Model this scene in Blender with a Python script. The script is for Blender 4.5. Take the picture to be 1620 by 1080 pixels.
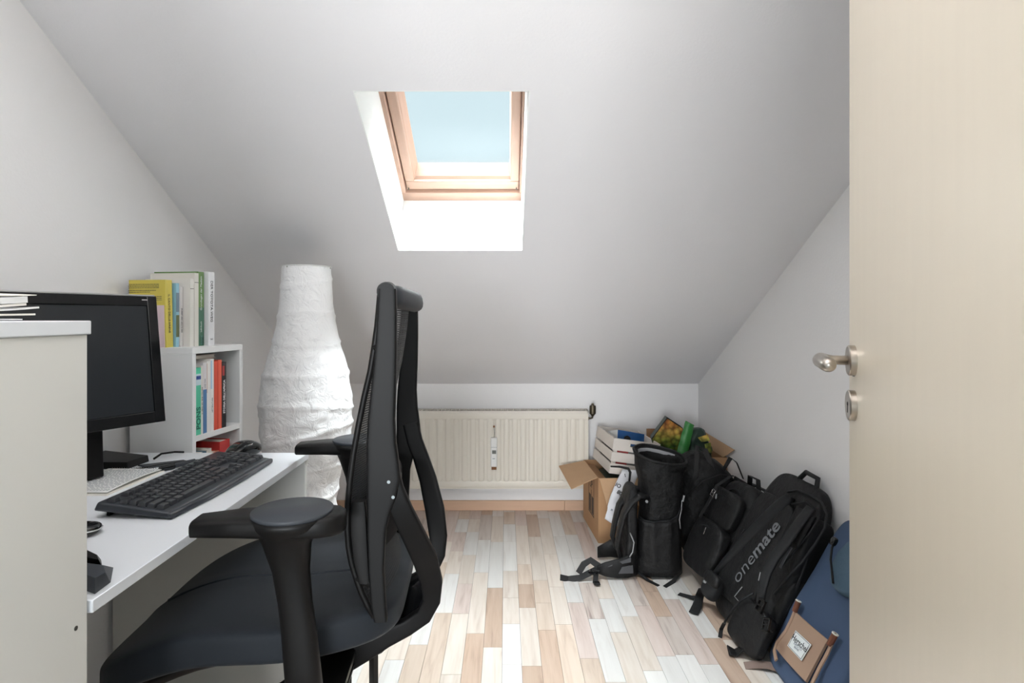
import bpy, bmesh, math, random
from mathutils import Vector, Matrix, Euler, noise
R = math.radians
random.seed(7)
for o in list(bpy.data.objects):
    bpy.data.objects.remove(o)
S = bpy.context.scene
COL = S.collection

# ------------------------------------------------------------------ camera
FPX, CX, CY, CZ = 920.0, 800.0, 503.0, 1.13
cam_d = bpy.data.cameras.new('camera')
cam = bpy.data.objects.new('camera', cam_d)
COL.objects.link(cam)
cam.location = (0, 0, CZ)
cam.rotation_euler = (R(90), 0, 0)
cam_d.sensor_width = 36
cam_d.lens = FPX / 1620 * 36
cam_d.shift_x = (810 - CX) / 1620
cam_d.shift_y = (CY - 540) / 1620
cam_d.clip_start = 0.02
S.camera = cam

# ------------------------------------------------------------------ world, sun, added fill lights, exposure
w = bpy.data.worlds.new('sky')
S.world = w
w.use_nodes = True
bg = w.node_tree.nodes['Background']
bg.inputs[0].default_value = (0.765, 0.915, 0.97, 1)
bg.inputs[1].default_value = 0.86
sun_d = bpy.data.lights.new('sun', 'SUN')
sun_d.energy = 80.0
sun_d.angle = R(70)
sun_d.color = (0.95, 0.98, 1.0)
sun = bpy.data.objects.new('sun', sun_d)
COL.objects.link(sun)
sun.location = (0, 4, 5)
sun.rotation_euler = Vector((-0.12, -0.16, 1.0)).to_track_quat('Z', 'Y').to_euler()
def area(name, loc, to, sx, sy, e, col):
    d = bpy.data.lights.new(name, 'AREA')
    d.shape = 'RECTANGLE'; d.size = sx; d.size_y = sy; d.energy = e; d.color = col
    o = bpy.data.objects.new(name, d)
    COL.objects.link(o)
    o.location = loc
    o.rotation_euler = (Vector(loc) - Vector(to)).to_track_quat('Z', 'Y').to_euler()
    return o
def bulb(name, loc, r, e, col):
    d = bpy.data.lights.new(name, 'POINT'); d.energy = e; d.shadow_soft_size = r; d.color = col
    o = bpy.data.objects.new(name, d); COL.objects.link(o); o.location = loc
area('bounce_fill', (-0.15, 0.38, 1.80), (-0.15, 0.26, 3.0), 0.9, 0.40, 19, (1.0, 0.995, 0.99))  # added upward fill, brightens the room by bounce off the unseen ceiling
area('hall_fill', (-0.95, -6.8, 1.1), (0.2, 1.5, 1.1), 3.0, 1.8, 470, (0.95, 0.975, 1.0))  # added fill from behind the camera, shines in through the doorway
S.view_settings.view_transform = 'Standard'
S.view_settings.look = 'None'
S.view_settings.exposure = 0.15
S.view_settings.gamma = 1
S.view_settings.use_curve_mapping = False

# ------------------------------------------------------------------ materials
MATS = {}
def lin(c):
    return tuple(((x / 255) / 12.92 if x / 255 <= 0.04045 else ((x / 255 + 0.055) / 1.055) ** 2.4) for x in c)
def mat(name, rgb, rough=0.5, metal=0.0, bump=0.0, bscale=80, var=0.0, vscale=6, stretch=(1, 1, 1), sheen=0.0, coat=0.0, alpha=1.0, trans=0.0, bdist=0.002, spec=0.5):
    """rgb in 0..255 display values"""
    m = bpy.data.materials.new(name)
    m.use_nodes = True
    nt = m.node_tree; n = nt.nodes; L = nt.links
    b = n['Principled BSDF']
    c = lin(rgb)
    b.inputs['Base Color'].default_value = (*c, 1)
    b.inputs['Roughness'].default_value = rough
    b.inputs['Metallic'].default_value = metal
    if coat: b.inputs['Coat Weight'].default_value = coat
    if sheen:
        b.inputs['Sheen Weight'].default_value = sheen
    if trans: b.inputs['Transmission Weight'].default_value = trans
    b.inputs['Alpha'].default_value = alpha
    tc = n.new('ShaderNodeTexCoord'); mp = n.new('ShaderNodeMapping')
    L.new(tc.outputs['Object'], mp.inputs[0]); mp.inputs['Scale'].default_value = stretch
    if var:
        nz = n.new('ShaderNodeTexNoise'); nz.inputs['Scale'].default_value = vscale; nz.inputs['Detail'].default_value = 4
        L.new(mp.outputs[0], nz.inputs['Vector'])
        mx = n.new('ShaderNodeMix'); mx.data_type = 'RGBA'
        mx.inputs[6].default_value = (*[x * (1 - var) for x in c], 1)
        mx.inputs[7].default_value = (*[min(1, x * (1 + var)) for x in c], 1)
        L.new(nz.outputs[0], mx.inputs[0]); L.new(mx.outputs[2], b.inputs['Base Color'])
    if bump:
        nb = n.new('ShaderNodeTexNoise'); nb.inputs['Scale'].default_value = bscale; nb.inputs['Detail'].default_value = 5
        L.new(mp.outputs[0], nb.inputs['Vector'])
        bp = n.new('ShaderNodeBump'); bp.inputs['Strength'].default_value = bump; bp.inputs['Distance'].default_value = bdist
        L.new(nb.outputs[0], bp.inputs['Height']); L.new(bp.outputs[0], b.inputs['Normal'])
    MATS[name] = m
    if spec != 0.5: b.inputs['Specular IOR Level'].default_value = spec
    return m

M_wall = mat('wall_plaster', (240, 239, 239), 0.9, bump=0.35, bscale=120, bdist=0.0015)
M_ceil = mat('ceiling_plaster', (239, 238, 240), 0.9, bump=0.3, bscale=130, bdist=0.0015)
M_reveal = mat('reveal_plaster', (244, 245, 244), 0.9, bump=0.3, bscale=130)
M_white = mat('white_laminate', (232, 233, 233), 0.42)
M_desk = mat('desk_laminate', (226, 229, 233), 0.35)
M_beige = mat('cabinet_side', (218, 217, 212), 0.5)
M_screw = mat('screw', (120, 118, 112), 0.3, 0.8)
M_pine = mat('pine_frame', (176, 144, 126), 0.5, var=0.14, vscale=5, stretch=(14, 1.2, 14), bump=0.1, bscale=8)
M_pine2 = mat('pine_frame_cross', (176, 144, 126), 0.5, var=0.14, vscale=5, stretch=(1.2, 14, 14), bump=0.1, bscale=8)
M_base = mat('baseboard_wood', (214, 178, 150), 0.5, var=0.06, vscale=4, stretch=(2, 20, 20))
M_door = mat('door_maple', (232, 220, 200), 0.30, var=0.035, vscale=3, stretch=(14, 14, 1.0))
M_steel = mat('brushed_steel', (190, 182, 172), 0.28, 1.0, bump=0.05, bscale=60)
M_dark = mat('dark_recess', (30, 28, 26), 0.8)
M_rad = mat('radiator_enamel', (224, 218, 206), 0.4)
M_bronze = mat('valve_bronze', (88, 80, 66), 0.4, 0.8)
M_rust = mat('rust_spot', (130, 90, 60), 0.9)
M_lcd = mat('small_display', (96, 98, 92), 0.3)
M_plw = mat('white_plastic', (232, 232, 230), 0.4)
M_blk = mat('black_plastic', (15, 14, 14), 0.45, spec=0.25, bump=0.15, bscale=900, bdist=0.0004)
M_blk2 = mat('black_frame_plastic', (11, 11, 12), 0.5, spec=0.25, bump=0.12, bscale=900, bdist=0.0004)
M_gloss = mat('glossy_black', (16, 17, 19), 0.12)
M_pad = mat('armrest_pad', (48, 52, 58), 0.55, bump=0.2, bscale=900, bdist=0.0004)
M_seat = mat('seat_fabric', (20, 27, 35), 0.7, bump=0.5, bscale=700, bdist=0.0008, sheen=0.08, spec=0.4)
M_screen = mat('screen_panel', (34, 38, 42), 0.28)
M_key = mat('key_plastic', (46, 48, 52), 0.35)
M_kbed = mat('keyboard_body', (44, 48, 54), 0.3)
M_silver = mat('silver_trim', (190, 190, 192), 0.3, 0.6)
M_chrome = mat('chrome', (200, 200, 200), 0.15, 1.0)
M_page = mat('book_pages', (232, 228, 218), 0.9)
M_card = mat('cardboard', (182, 142, 104), 0.85, var=0.06, vscale=9, bump=0.1, bscale=60)
M_cardl = mat('cardboard_flap', (198, 162, 126), 0.85, var=0.05, vscale=9)
M_cardin = mat('cardboard_edge', (165, 126, 92), 0.9)
M_print = mat('box_print', (70, 58, 50), 0.8)
M_crate = mat('crate_white_paint', (226, 218, 210), 0.6, var=0.03, vscale=10)
M_nyl = mat('black_nylon', (17, 17, 18), 0.62, spec=0.3, bump=0.9, bscale=30, bdist=0.012)
M_nyl2 = mat('black_polyester', (20, 20, 21), 0.55, spec=0.35, bump=0.7, bscale=26, bdist=0.010)
M_web = mat('webbing', (20, 20, 21), 0.7, bump=0.4, bscale=700, bdist=0.0006)
M_strap = mat('padded_strap', (30, 31, 33), 0.6, spec=0.3, bump=0.3, bscale=500, bdist=0.0006)
M_grey = mat('grey_nylon', (82, 82, 86), 0.7)
M_lgrey = mat('light_grey_binding', (150, 150, 152), 0.7)
M_logo = mat('logo_print', (112, 114, 118), 0.5)
M_red = mat('red_piping', (150, 50, 44), 0.6)
M_blue = mat('blue_canvas', (62, 80, 108), 0.85, bump=0.5, bscale=500, bdist=0.0008, var=0.10, vscale=8)
M_blue2 = mat('blue_grey_canvas', (66, 90, 108), 0.85, bump=0.5, bscale=60, bdist=0.004)
M_tan = mat('tan_canvas', (160, 132, 112), 0.8, bump=0.4, bscale=500, bdist=0.0008)
M_tan2 = mat('tan_strap', (128, 108, 98), 0.7)
M_leather = mat('brown_leather', (112, 66, 46), 0.5)
M_cord = mat('white_cord', (226, 222, 212), 0.8)
M_label = mat('white_label', (222, 226, 226), 0.7)
M_ink = mat('ink', (40, 42, 46), 0.8)
M_ink2 = mat('light_ink', (120, 130, 140), 0.8)
M_stool = mat('stool_fabric', (74, 78, 92), 0.85, bump=0.3, bscale=300)
M_gbag = mat('green_bag', (44, 122, 52), 0.4, bump=0.4, bscale=30, bdist=0.004)
M_dgbag = mat('dark_green_bag', (30, 52, 42), 0.5, bump=0.5, bscale=30, bdist=0.006)
M_bagw = mat('white_plastic_bag', (222, 222, 226), 0.55, bump=0.5, bscale=40, bdist=0.004)

def nodes(m):
    return m.node_tree.nodes, m.node_tree.links, m.node_tree.nodes['Principled BSDF']

# printed fruit pattern of the shopping bag
M_fruit = mat('fruit_print', (200, 170, 70), 0.45)
n, L, b = nodes(M_fruit)
vo = n.new('ShaderNodeTexVoronoi'); vo.inputs['Scale'].default_value = 40
tc = n.new('ShaderNodeTexCoord'); L.new(tc.outputs['Object'], vo.inputs['Vector'])
sx = n.new('ShaderNodeSeparateXYZ'); L.new(tc.outputs['Object'], sx.inputs[0])
ns = n.new('ShaderNodeTexNoise'); ns.inputs['Scale'].default_value = 30; L.new(tc.outputs['Object'], ns.inputs['Vector'])
mr = n.new('ShaderNodeMapRange'); mr.inputs[1].default_value = 0.02; mr.inputs[2].default_value = 0.14
L.new(sx.outputs[2], mr.inputs[0])
ad = n.new('ShaderNodeMath'); ad.operation = 'ADD'; L.new(mr.outputs[0], ad.inputs[0])
sb = n.new('ShaderNodeMath'); sb.operation = 'MULTIPLY_ADD'; sb.inputs[1].default_value = 0.9; sb.inputs[2].default_value = -0.45
L.new(ns.outputs[0], sb.inputs[0]); L.new(sb.outputs[0], ad.inputs[1])
cr = n.new('ShaderNodeValToRGB'); e = cr.color_ramp.elements
e[0].position = 0.0; e[0].color = (*lin((72, 104, 40)), 1); e[1].position = 1.0; e[1].color = (*lin((196, 120, 50)), 1)
x = e.new(0.35); x.color = (*lin((168, 170, 70)), 1); x = e.new(0.62); x.color = (*lin((214, 178, 84)), 1)
L.new(ad.outputs[0], cr.inputs[0])
mm = n.new('ShaderNodeMix'); mm.data_type = 'RGBA'; mm.blend_type = 'MULTIPLY'; mm.inputs[0].default_value = 1.0
c2 = n.new('ShaderNodeValToRGB'); c2.color_ramp.elements[0].color = (1, 1, 1, 1); c2.color_ramp.elements[1].color = (0.25, 0.22, 0.12, 1)
c2.color_ramp.elements[0].position = 0.25; c2.color_ramp.elements[1].position = 0.8
L.new(vo.outputs['Distance'], c2.inputs[0]); L.new(cr.outputs[0], mm.inputs[6]); L.new(c2.outputs[0], mm.inputs[7])
L.new(mm.outputs[2], b.inputs['Base Color'])

# chair mesh : fine see-through knit
M_mesh = mat('chair_mesh', (66, 68, 70), 0.7)
n, L, b = nodes(M_mesh)
tc = n.new('ShaderNodeTexCoord')
wv = n.new('ShaderNodeTexWave'); wv.wave_type = 'BANDS'; wv.bands_direction = 'Z'; wv.inputs['Scale'].default_value = 65
wy = n.new('ShaderNodeTexWave'); wy.wave_type = 'BANDS'; wy.bands_direction = 'Y'; wy.inputs['Scale'].default_value = 65
L.new(tc.outputs['Object'], wv.inputs['Vector']); L.new(tc.outputs['Object'], wy.inputs['Vector'])
ml = n.new('ShaderNodeMath'); ml.operation = 'MULTIPLY'; L.new(wv.outputs[0], ml.inputs[0]); L.new(wy.outputs[0], ml.inputs[1])
rp = n.new('ShaderNodeMapRange'); rp.inputs[1].default_value = 0.15; rp.inputs[2].default_value = 0.3; rp.inputs[3].default_value = 1; rp.inputs[4].default_value = 0.05
L.new(ml.outputs[0], rp.inputs[0]); L.new(rp.outputs[0], b.inputs['Alpha'])

# crumpled lantern paper
M_paper = mat('lantern_paper', (240, 240, 240), 0.8, bump=0.0)
n, L, b = nodes(M_paper)
tc = n.new('ShaderNodeTexCoord')
vo = n.new('ShaderNodeTexVoronoi'); vo.feature = 'DISTANCE_TO_EDGE'; vo.inputs['Scale'].default_value = 17
nz = n.new('ShaderNodeTexNoise'); nz.inputs['Scale'].default_value = 22; nz.inputs['Detail'].default_value = 6; nz.inputs['Distortion'].default_value = 1.0
mv = n.new('ShaderNodeMix'); mv.data_type = 'RGBA'; mv.inputs[0].default_value = 0.12
L.new(tc.outputs['Object'], mv.inputs[6]); L.new(nz.outputs['Color'], mv.inputs[7]); L.new(mv.outputs[2], vo.inputs['Vector'])
L.new(tc.outputs['Object'], nz.inputs['Vector'])
ad = n.new('ShaderNodeMath'); ad.operation = 'MULTIPLY_ADD'; ad.inputs[1].default_value = 1.3
L.new(nz.outputs[0], ad.inputs[0]); L.new(vo.outputs[0], ad.inputs[2])
bp = n.new('ShaderNodeBump'); bp.inputs['Strength'].default_value = 0.55; bp.inputs['Distance'].default_value = 0.008
L.new(ad.outputs[0], bp.inputs['Height']); L.new(bp.outputs[0], b.inputs['Normal'])
b.inputs['Subsurface Weight'].default_value = 0.0

# window pane
M_glass = bpy.data.materials.new('window_glass'); M_glass.use_nodes = True
n, L, b = nodes(M_glass)
b.inputs['Roughness'].default_value = 0.0; b.inputs['Transmission Weight'].default_value = 1.0; b.inputs['IOR'].default_value = 1.45
b.inputs['Base Color'].default_value = (0.97, 0.99, 1, 1)
tr = n.new('ShaderNodeBsdfTransparent'); tr.inputs[0].default_value = (0.955, 0.98, 0.985, 1)
gl = n.new('ShaderNodeBsdfGlossy'); gl.inputs['Roughness'].default_value = 0.02
gl.inputs['Roughness'].default_value = 0.25
mx = n.new('ShaderNodeMixShader'); mx.inputs[0].default_value = 0.012
L.new(tr.outputs[0], mx.inputs[1]); L.new(gl.outputs[0], mx.inputs[2]); L.new(mx.outputs[0], n['Material Output'].inputs[0])

# laminate strips
def wood_strip(name, a, bcol, streak):
    m = bpy.data.materials.new(name); m.use_nodes = True
    n, L, b = nodes(m)
    b.inputs['Roughness'].default_value = 0.36
    tc = n.new('ShaderNodeTexCoord'); oi = n.new('ShaderNodeObjectInfo')
    mu = n.new('ShaderNodeVectorMath'); mu.operation = 'ADD'
    sc = n.new('ShaderNodeMath'); sc.operation = 'MULTIPLY'; sc.inputs[1].default_value = 37.0
    L.new(oi.outputs['Random'], sc.inputs[0])
    L.new(tc.outputs['Object'], mu.inputs[0]); L.new(sc.outputs[0], mu.inputs[1])
    mp = n.new('ShaderNodeMapping'); mp.inputs['Scale'].default_value = (34, 2.6, 10); L.new(mu.outputs[0], mp.inputs[0])
    nz = n.new('ShaderNodeTexNoise'); nz.inputs['Scale'].default_value = 1.4; nz.inputs['Detail'].default_value = 6; nz.inputs['Distortion'].default_value = 0.6
    L.new(mp.outputs[0], nz.inputs['Vector'])
    r = n.new('ShaderNodeValToRGB'); e = r.color_ramp.elements
    e[0].position = 0.25; e[0].color = (*lin(streak), 1); e[1].position = 0.75; e[1].color = (*lin(a), 1)
    x = e.new(0.45); x.color = (*lin(bcol), 1)
    L.new(nz.outputs[0], r.inputs[0])
    hs = n.new('ShaderNodeHueSaturation')
    vr = n.new('ShaderNodeMapRange'); vr.inputs[3].default_value = 0.92; vr.inputs[4].default_value = 1.07
    L.new(oi.outputs['Random'], vr.inputs[0]); L.new(vr.outputs[0], hs.inputs['Value'])
    L.new(r.outputs[0], hs.inputs['Color']); L.new(hs.outputs[0], b.inputs['Base Color'])
    return m
WOODS = [
    wood_strip('strip_pale', (226, 224, 220), (219, 216, 212), (206, 200, 194)),
    wood_strip('strip_cream', (224, 215, 205), (215, 203, 191), (200, 185, 172)),
    wood_strip('strip_beige', (218, 202, 187), (207, 189, 172), (188, 167, 150)),
    wood_strip('strip_tan', (200, 178, 160), (189, 165, 146), (166, 142, 125)),
    wood_strip('strip_pinkish', (218, 204, 196), (208, 191, 182), (182, 162, 152)),
    wood_strip('strip_streaked', (214, 204, 196), (200, 187, 178), (146, 128, 122)),
]

# ------------------------------------------------------------------ mesh helpers
def wm(o):
    m = Matrix.LocRotScale(o.location, o.rotation_euler, o.scale)
    return wm(o.parent) @ m if o.parent else m
class MB:
    def __init__(s):
        s.bm = bmesh.new()
    def box(s, c, d, rot=None):
        g = bmesh.ops.create_cube(s.bm, size=1)
        m = Matrix.Translation(c) @ (rot.to_matrix().to_4x4() if rot is not None and not isinstance(rot, Matrix) else (rot.to_4x4() if rot is not None else Matrix())) @ Matrix.Diagonal((d[0], d[1], d[2], 1))
        bmesh.ops.transform(s.bm, matrix=m, verts=g['verts'])
        return s
    def bb(s, x0, x1, y0, y1, z0, z1):
        return s.box(((x0 + x1) / 2, (y0 + y1) / 2, (z0 + z1) / 2), (abs(x1 - x0), abs(y1 - y0), abs(z1 - z0)))
    def hexa(s, p):
        v = [s.bm.verts.new(q) for q in p]
        for f in ((3, 2, 1, 0), (4, 5, 6, 7), (0, 1, 5, 4), (1, 2, 6, 5), (2, 3, 7, 6), (3, 0, 4, 7)):
            s.bm.faces.new([v[i] for i in f])
        return s
    def prism(s, pts, off):
        off = Vector(off)
        a = [s.bm.verts.new(p) for p in pts]; b = [s.bm.verts.new(Vector(p) + off) for p in pts]
        s.bm.faces.new(a[::-1]); s.bm.faces.new(b)
        k = len(pts)
        for i in range(k):
            s.bm.faces.new((a[i], a[(i + 1) % k], b[(i + 1) % k], b[i]))
        return s
    def loft(s, rings, cap0=True, cap1=True, closed=True):
        R_ = [[s.bm.verts.new(p) for p in r] for r in rings]
        k = len(R_[0])
        for i in range(len(R_) - 1):
            for j in range(k if closed else k - 1):
                s.bm.faces.new((R_[i][j], R_[i][(j + 1) % k], R_[i + 1][(j + 1) % k], R_[i + 1][j]))
        if cap0 and closed: s.bm.faces.new(R_[0][::-1])
        if cap1 and closed: s.bm.faces.new(R_[-1])
        return s
    def sweep(s, rows, e=2.0, n=12, cap=True):
        """rows: (centre, halfA, halfB) superellipse sections"""
        rings = []
        for c, A, B in rows:
            c = Vector(c); A = Vector(A); B = Vector(B); r = []
            for i in range(n):
                t = 2 * math.pi * (i + 0.5) / n
                ct, st = math.cos(t), math.sin(t)
                r.append(c + A * (abs(ct) ** (2 / e)) * (1 if ct >= 0 else -1) + B * (abs(st) ** (2 / e)) * (1 if st >= 0 else -1))
            rings.append(r)
        return s.loft(rings, cap, cap)
    def tube(s, path, r, n=8, cap=True):
        P = [Vector(p) for p in path]; rows = []
        up = None
        for i, p in enumerate(P):
            d = (P[min(i + 1, len(P) - 1)] - P[max(i - 1, 0)]).normalized()
            if up is None:
                up = d.orthogonal().normalized()
            up = (up - d * up.dot(d)).normalized()
            rr = r[i] if isinstance(r, (list, tuple)) else r
            rows.append((p, up * rr, d.cross(up) * rr))
        return s.sweep(rows, 2.0, n, cap)
    def ribbon(s, path, w, t, side, e=5.0, n=8):
        """flat strap, side: width direction (vector or list)"""
        P = [Vector(p) for p in path]; rows = []
        for i, p in enumerate(P):
            d = (P[min(i + 1, len(P) - 1)] - P[max(i - 1, 0)]).normalized()
            sd = Vector(side[i] if isinstance(side, list) else side)
            sd = (sd - d * sd.dot(d)).normalized()
            ww = w[i] if isinstance(w, (list, tuple)) else w
            rows.append((p, sd * ww / 2, d.cross(sd) * t / 2))
        return s.sweep(rows, e, n)
    def lathe(s, prof, n=24, c=(0, 0, 0), axis='Z'):
        rings = []
        for z, r in prof:
            ring = []
            for i in range(n):
                t = 2 * math.pi * i / n
                p = Vector((r * math.cos(t), r * math.sin(t), z))
                if axis == 'X': p = Vector((z, p.x, p.y))
                if axis == 'Y': p = Vector((p.y, z, p.x))
                ring.append(p + Vector(c))
            rings.append(ring)
        return s.loft(rings)
    def soft(s, w, d, h, k=5.0, seg=10, f=None, nz=0.0, nf=8.0, seed=0.0, c=(0, 0, 0)):
        """rounded box, base at z=0; f(p)->p reshapes it; nz noise displacement"""
        idx = {}
        def vert(x, y, z):
            key = (round(x, 5), round(y, 5), round(z, 5))
            if key in idx: return idx[key]
            q = (abs(x) ** k + abs(y) ** k + abs(z) ** k) ** (1 / k)
            p = Vector((x / q * w / 2, y / q * d / 2, (z / q + 1) * h / 2))
            if f: p = Vector(f(p))
            if nz:
                nn = noise.noise_vector((p + Vector((seed, seed, seed))) * nf) * nz + noise.noise_vector((p + Vector((seed, 0, seed))) * nf * 2.7) * nz * 0.4
                nn.z *= min(1, max(0, p.z / (0.15 * h)))
                p = p + nn
            idx[key] = s.bm.verts.new(p + Vector(c))
            return idx[key]
        g = [-1 + 2 * i / seg for i in range(seg + 1)]
        g = [math.copysign(abs(x) ** 0.8, x) for x in g]
        for ax in range(3):
            for sg in (-1, 1):
                for i in range(seg):
                    for j in range(seg):
                        q = []
                        for (a, b_) in ((i, j), (i + 1, j), (i + 1, j + 1), (i, j + 1)):
                            v3 = [0, 0, 0]; v3[ax] = sg; v3[(ax + 1) % 3] = g[a]; v3[(ax + 2) % 3] = g[b_]
                            q.append(vert(*v3))
                        if sg < 0: q.reverse()
                        s.bm.faces.new(q)
        return s
    def slab(s, fn, nu, nv, t):
        """thin curved sheet fn(u,v)->point, thickness t"""
        P = [[Vector(fn(i / nu, j / nv)) for j in range(nv + 1)] for i in range(nu + 1)]
        top = []; bot = []
        for i in range(nu + 1):
            a = []; b_ = []
            for j in range(nv + 1):
                du = P[min(i + 1, nu)][j] - P[max(i - 1, 0)][j]; dv = P[i][min(j + 1, nv)] - P[i][max(j - 1, 0)]
                nn = du.cross(dv); nn = nn.normalized() if nn.length > 1e-12 else Vector((0, 0, 1))
                a.append(s.bm.verts.new(P[i][j] + nn * t / 2)); b_.append(s.bm.verts.new(P[i][j] - nn * t / 2))
            top.append(a); bot.append(b_)
        F = s.bm.faces.new
        for i in range(nu):
            for j in range(nv):
                F((top[i][j], top[i + 1][j], top[i + 1][j + 1], top[i][j + 1]))
                F((bot[i][j], bot[i][j + 1], bot[i + 1][j + 1], bot[i + 1][j]))
        for i in range(nu):
            F((top[i][0], bot[i][0], bot[i + 1][0], top[i + 1][0])); F((top[i][nv], top[i + 1][nv], bot[i + 1][nv], bot[i][nv]))
        for j in range(nv):
            F((top[0][j], top[0][j + 1], bot[0][j + 1], bot[0][j])); F((top[nu][j], bot[nu][j], bot[nu][j + 1], top[nu][j + 1]))
        return s
    def build(s, name, m, parent=None, smooth=False, bevel=0.0, world=False, loc=None, rot=None, kind=None, bseg=2, angle=35):
        bmesh.ops.recalc_face_normals(s.bm, faces=s.bm.faces[:])
        if world and parent is not None:
            bmesh.ops.transform(s.bm, matrix=wm(parent).inverted(), verts=s.bm.verts[:])
        elif world and loc is not None:
            bmesh.ops.transform(s.bm, matrix=Matrix.Translation(-Vector(loc)), verts=s.bm.verts[:])
        me = bpy.data.meshes.new(name)
        s.bm.to_mesh(me); s.bm.free()
        me.materials.append(m)
        o = bpy.data.objects.new(name, me)
        COL.objects.link(o)
        if parent is not None: o.parent = parent
        if loc is not None and parent is None: o.location = loc
        if rot is not None: o.rotation_euler = rot
        if smooth:
            for p in me.polygons: p.use_smooth = True
            if smooth != 'all':
                try: me.set_sharp_from_angle(angle=R(angle))
                except Exception: pass
        if bevel:
            bv = o.modifiers.new('bevel', 'BEVEL'); bv.width = bevel; bv.segments = bseg; bv.limit_method = 'ANGLE'; bv.angle_limit = R(40)
            for p in me.polygons: p.use_smooth = True
            try: me.set_sharp_from_angle(angle=R(30))
            except Exception: pass
        if kind: o['kind'] = kind
        return o
def tag(o, label, cat=None, group=None):
    o['label'] = label
    if cat: o['category'] = cat
    if group: o['group'] = group
    return o
def empty(name, loc, rot=(0, 0, 0), label=None, cat=None, group=None):
    o = bpy.data.objects.new(name, None); COL.objects.link(o)
    o.location = loc; o.rotation_euler = rot; o.empty_display_size = 0.05
    if label: tag(o, label, cat, group)
    return o
def share(src, parent, loc, rot=None):
    c = src.copy(); COL.objects.link(c); c.parent = parent; c.location = loc
    if rot is not None: c.rotation_euler = rot
    return c
def text(s_, size, m, parent, mtx, name='lettering', ext=0.0003, bold=0.0, sx=1.0):
    cu = bpy.data.curves.new('text', 'FONT'); cu.body = s_; cu.size = size; cu.extrude = ext; cu.align_x = 'CENTER'; cu.align_y = 'CENTER'; cu.offset = bold
    cu.resolution_u = 3
    to = bpy.data.objects.new('text', cu); COL.objects.link(to)
    dg = bpy.context.evaluated_depsgraph_get()
    me = bpy.data.meshes.new_from_object(to.evaluated_get(dg))
    bpy.data.objects.remove(to)
    me.transform(mtx @ Matrix.Diagonal((sx, 1, 1, 1)))
    me.materials.clear(); me.materials.append(m)
    me.name = name
    o = bpy.data.objects.new(name, me); COL.objects.link(o); o.parent = parent
    return o
def frame(o, x, y):
    """matrix with origin o, text right = x, text up = y"""
    x = Vector(x).normalized(); y = Vector(y); y = (y - x * y.dot(x)).normalized(); z = x.cross(y)
    m = Matrix((x, y, z)).transposed().to_4x4(); m.translation = Vector(o); return m
def at(px, py, Y):
    return Vector(((px - CX) * Y / FPX, Y, CZ - (py - CY) * Y / FPX))
def onz(px, py, z):
    Y = (CZ - z) * FPX / (py - CY)
    return Vector(((px - CX) * Y / FPX, Y, z))

# ------------------------------------------------------------------ room shell
XL, XR, YB, YF = -1.142, 1.136, 3.43, 0.16
ZK, T = 0.743, 0.549
def zc(y): return ZK + (YB - y) * T
def shell(name, mb, m, kind='structure', **k): return mb.build(name, m, kind=kind, **k)
floor = shell('floor', MB().bb(XL - 0.1, XR + 0.1, -0.3, YB + 0.1, -0.08, -0.004), M_dark)
wallp = lambda x: [(x, -0.0, -0.08), (x, YB + 0.1, -0.08), (x, YB + 0.1, zc(YB + 0.1)), (x, 0.0, zc(0.0))]
shell('wall_left', MB().prism(wallp(XL), (-0.12, 0, 0)), M_wall)
shell('wall_right', MB().prism(wallp(XR), (0.12, 0, 0)), M_wall)
shell('wall_back', MB().bb(XL - 0.12, XR + 0.12, YB, YB + 0.12, -0.08, ZK + 0.05), M_wall)
# front wall with the doorway the camera stands in
fr = MB()
fr.bb(XL - 0.12, -0.60, 0.03, 0.15, -0.08, zc(0.16) + 0.1); fr.bb(0.29, XR + 0.12, 0.03, 0.15, -0.08, zc(0.16) + 0.1); fr.bb(-0.60, 0.29, 0.03, 0.15, 2.02, zc(0.16) + 0.1)
shell('wall_front', fr, M_wall)
# sloped ceiling with the opening
SX0, SX1, SYb, SYt = -0.419, 0.067, 2.252, 1.591
NV = Vector((0, T, 1)).normalized()           # outward normal of the slope
DV = Vector((0, 1, -T)).normalized()          # down the slope
TH = 0.247
ce = MB()
def cq(x0, x1, y0, y1):
    p = [Vector((x0, y0, zc(y0))), Vector((x1, y0, zc(y0))), Vector((x1, y1, zc(y1))), Vector((x0, y1, zc(y1)))]
    ce.hexa(p + [q + NV * TH for q in p])
cq(XL - 0.12, SX0, -0.05, YB + 0.12); cq(SX1, XR + 0.12, -0.05, YB + 0.12)
cq(SX0, SX1, -0.05, SYt); cq(SX0, SX1, SYb, YB + 0.12)
ce.bb(-3.2, 3.2, -3.2, 0.028, 2.45, 2.55)                      # unseen slab added over the hall to keep sun out of the doorway
shell('ceiling', ce, M_ceil)
# plastered lining of the opening
rv = MB()
def lin_quad(a, b_, inn):
    a0 = Vector((a[0], a[1], zc(a[1]))); b0 = Vector((b_[0], b_[1], zc(b_[1]))); i = Vector(inn) * 0.004
    rv.hexa([a0, b0, b0 + i, a0 + i] + [q + NV * (TH + 0.01) for q in (a0, b0, b0 + i, a0 + i)])
lin_quad((SX0, SYt), (SX0, SYb), (1, 0, 0)); lin_quad((SX1, SYb), (SX1, SYt), (-1, 0, 0))
lin_quad((SX0, SYb), (SX1, SYb), -DV); lin_quad((SX1, SYt), (SX0, SYt), DV)
shell('trim_1', rv, M_reveal)

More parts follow.
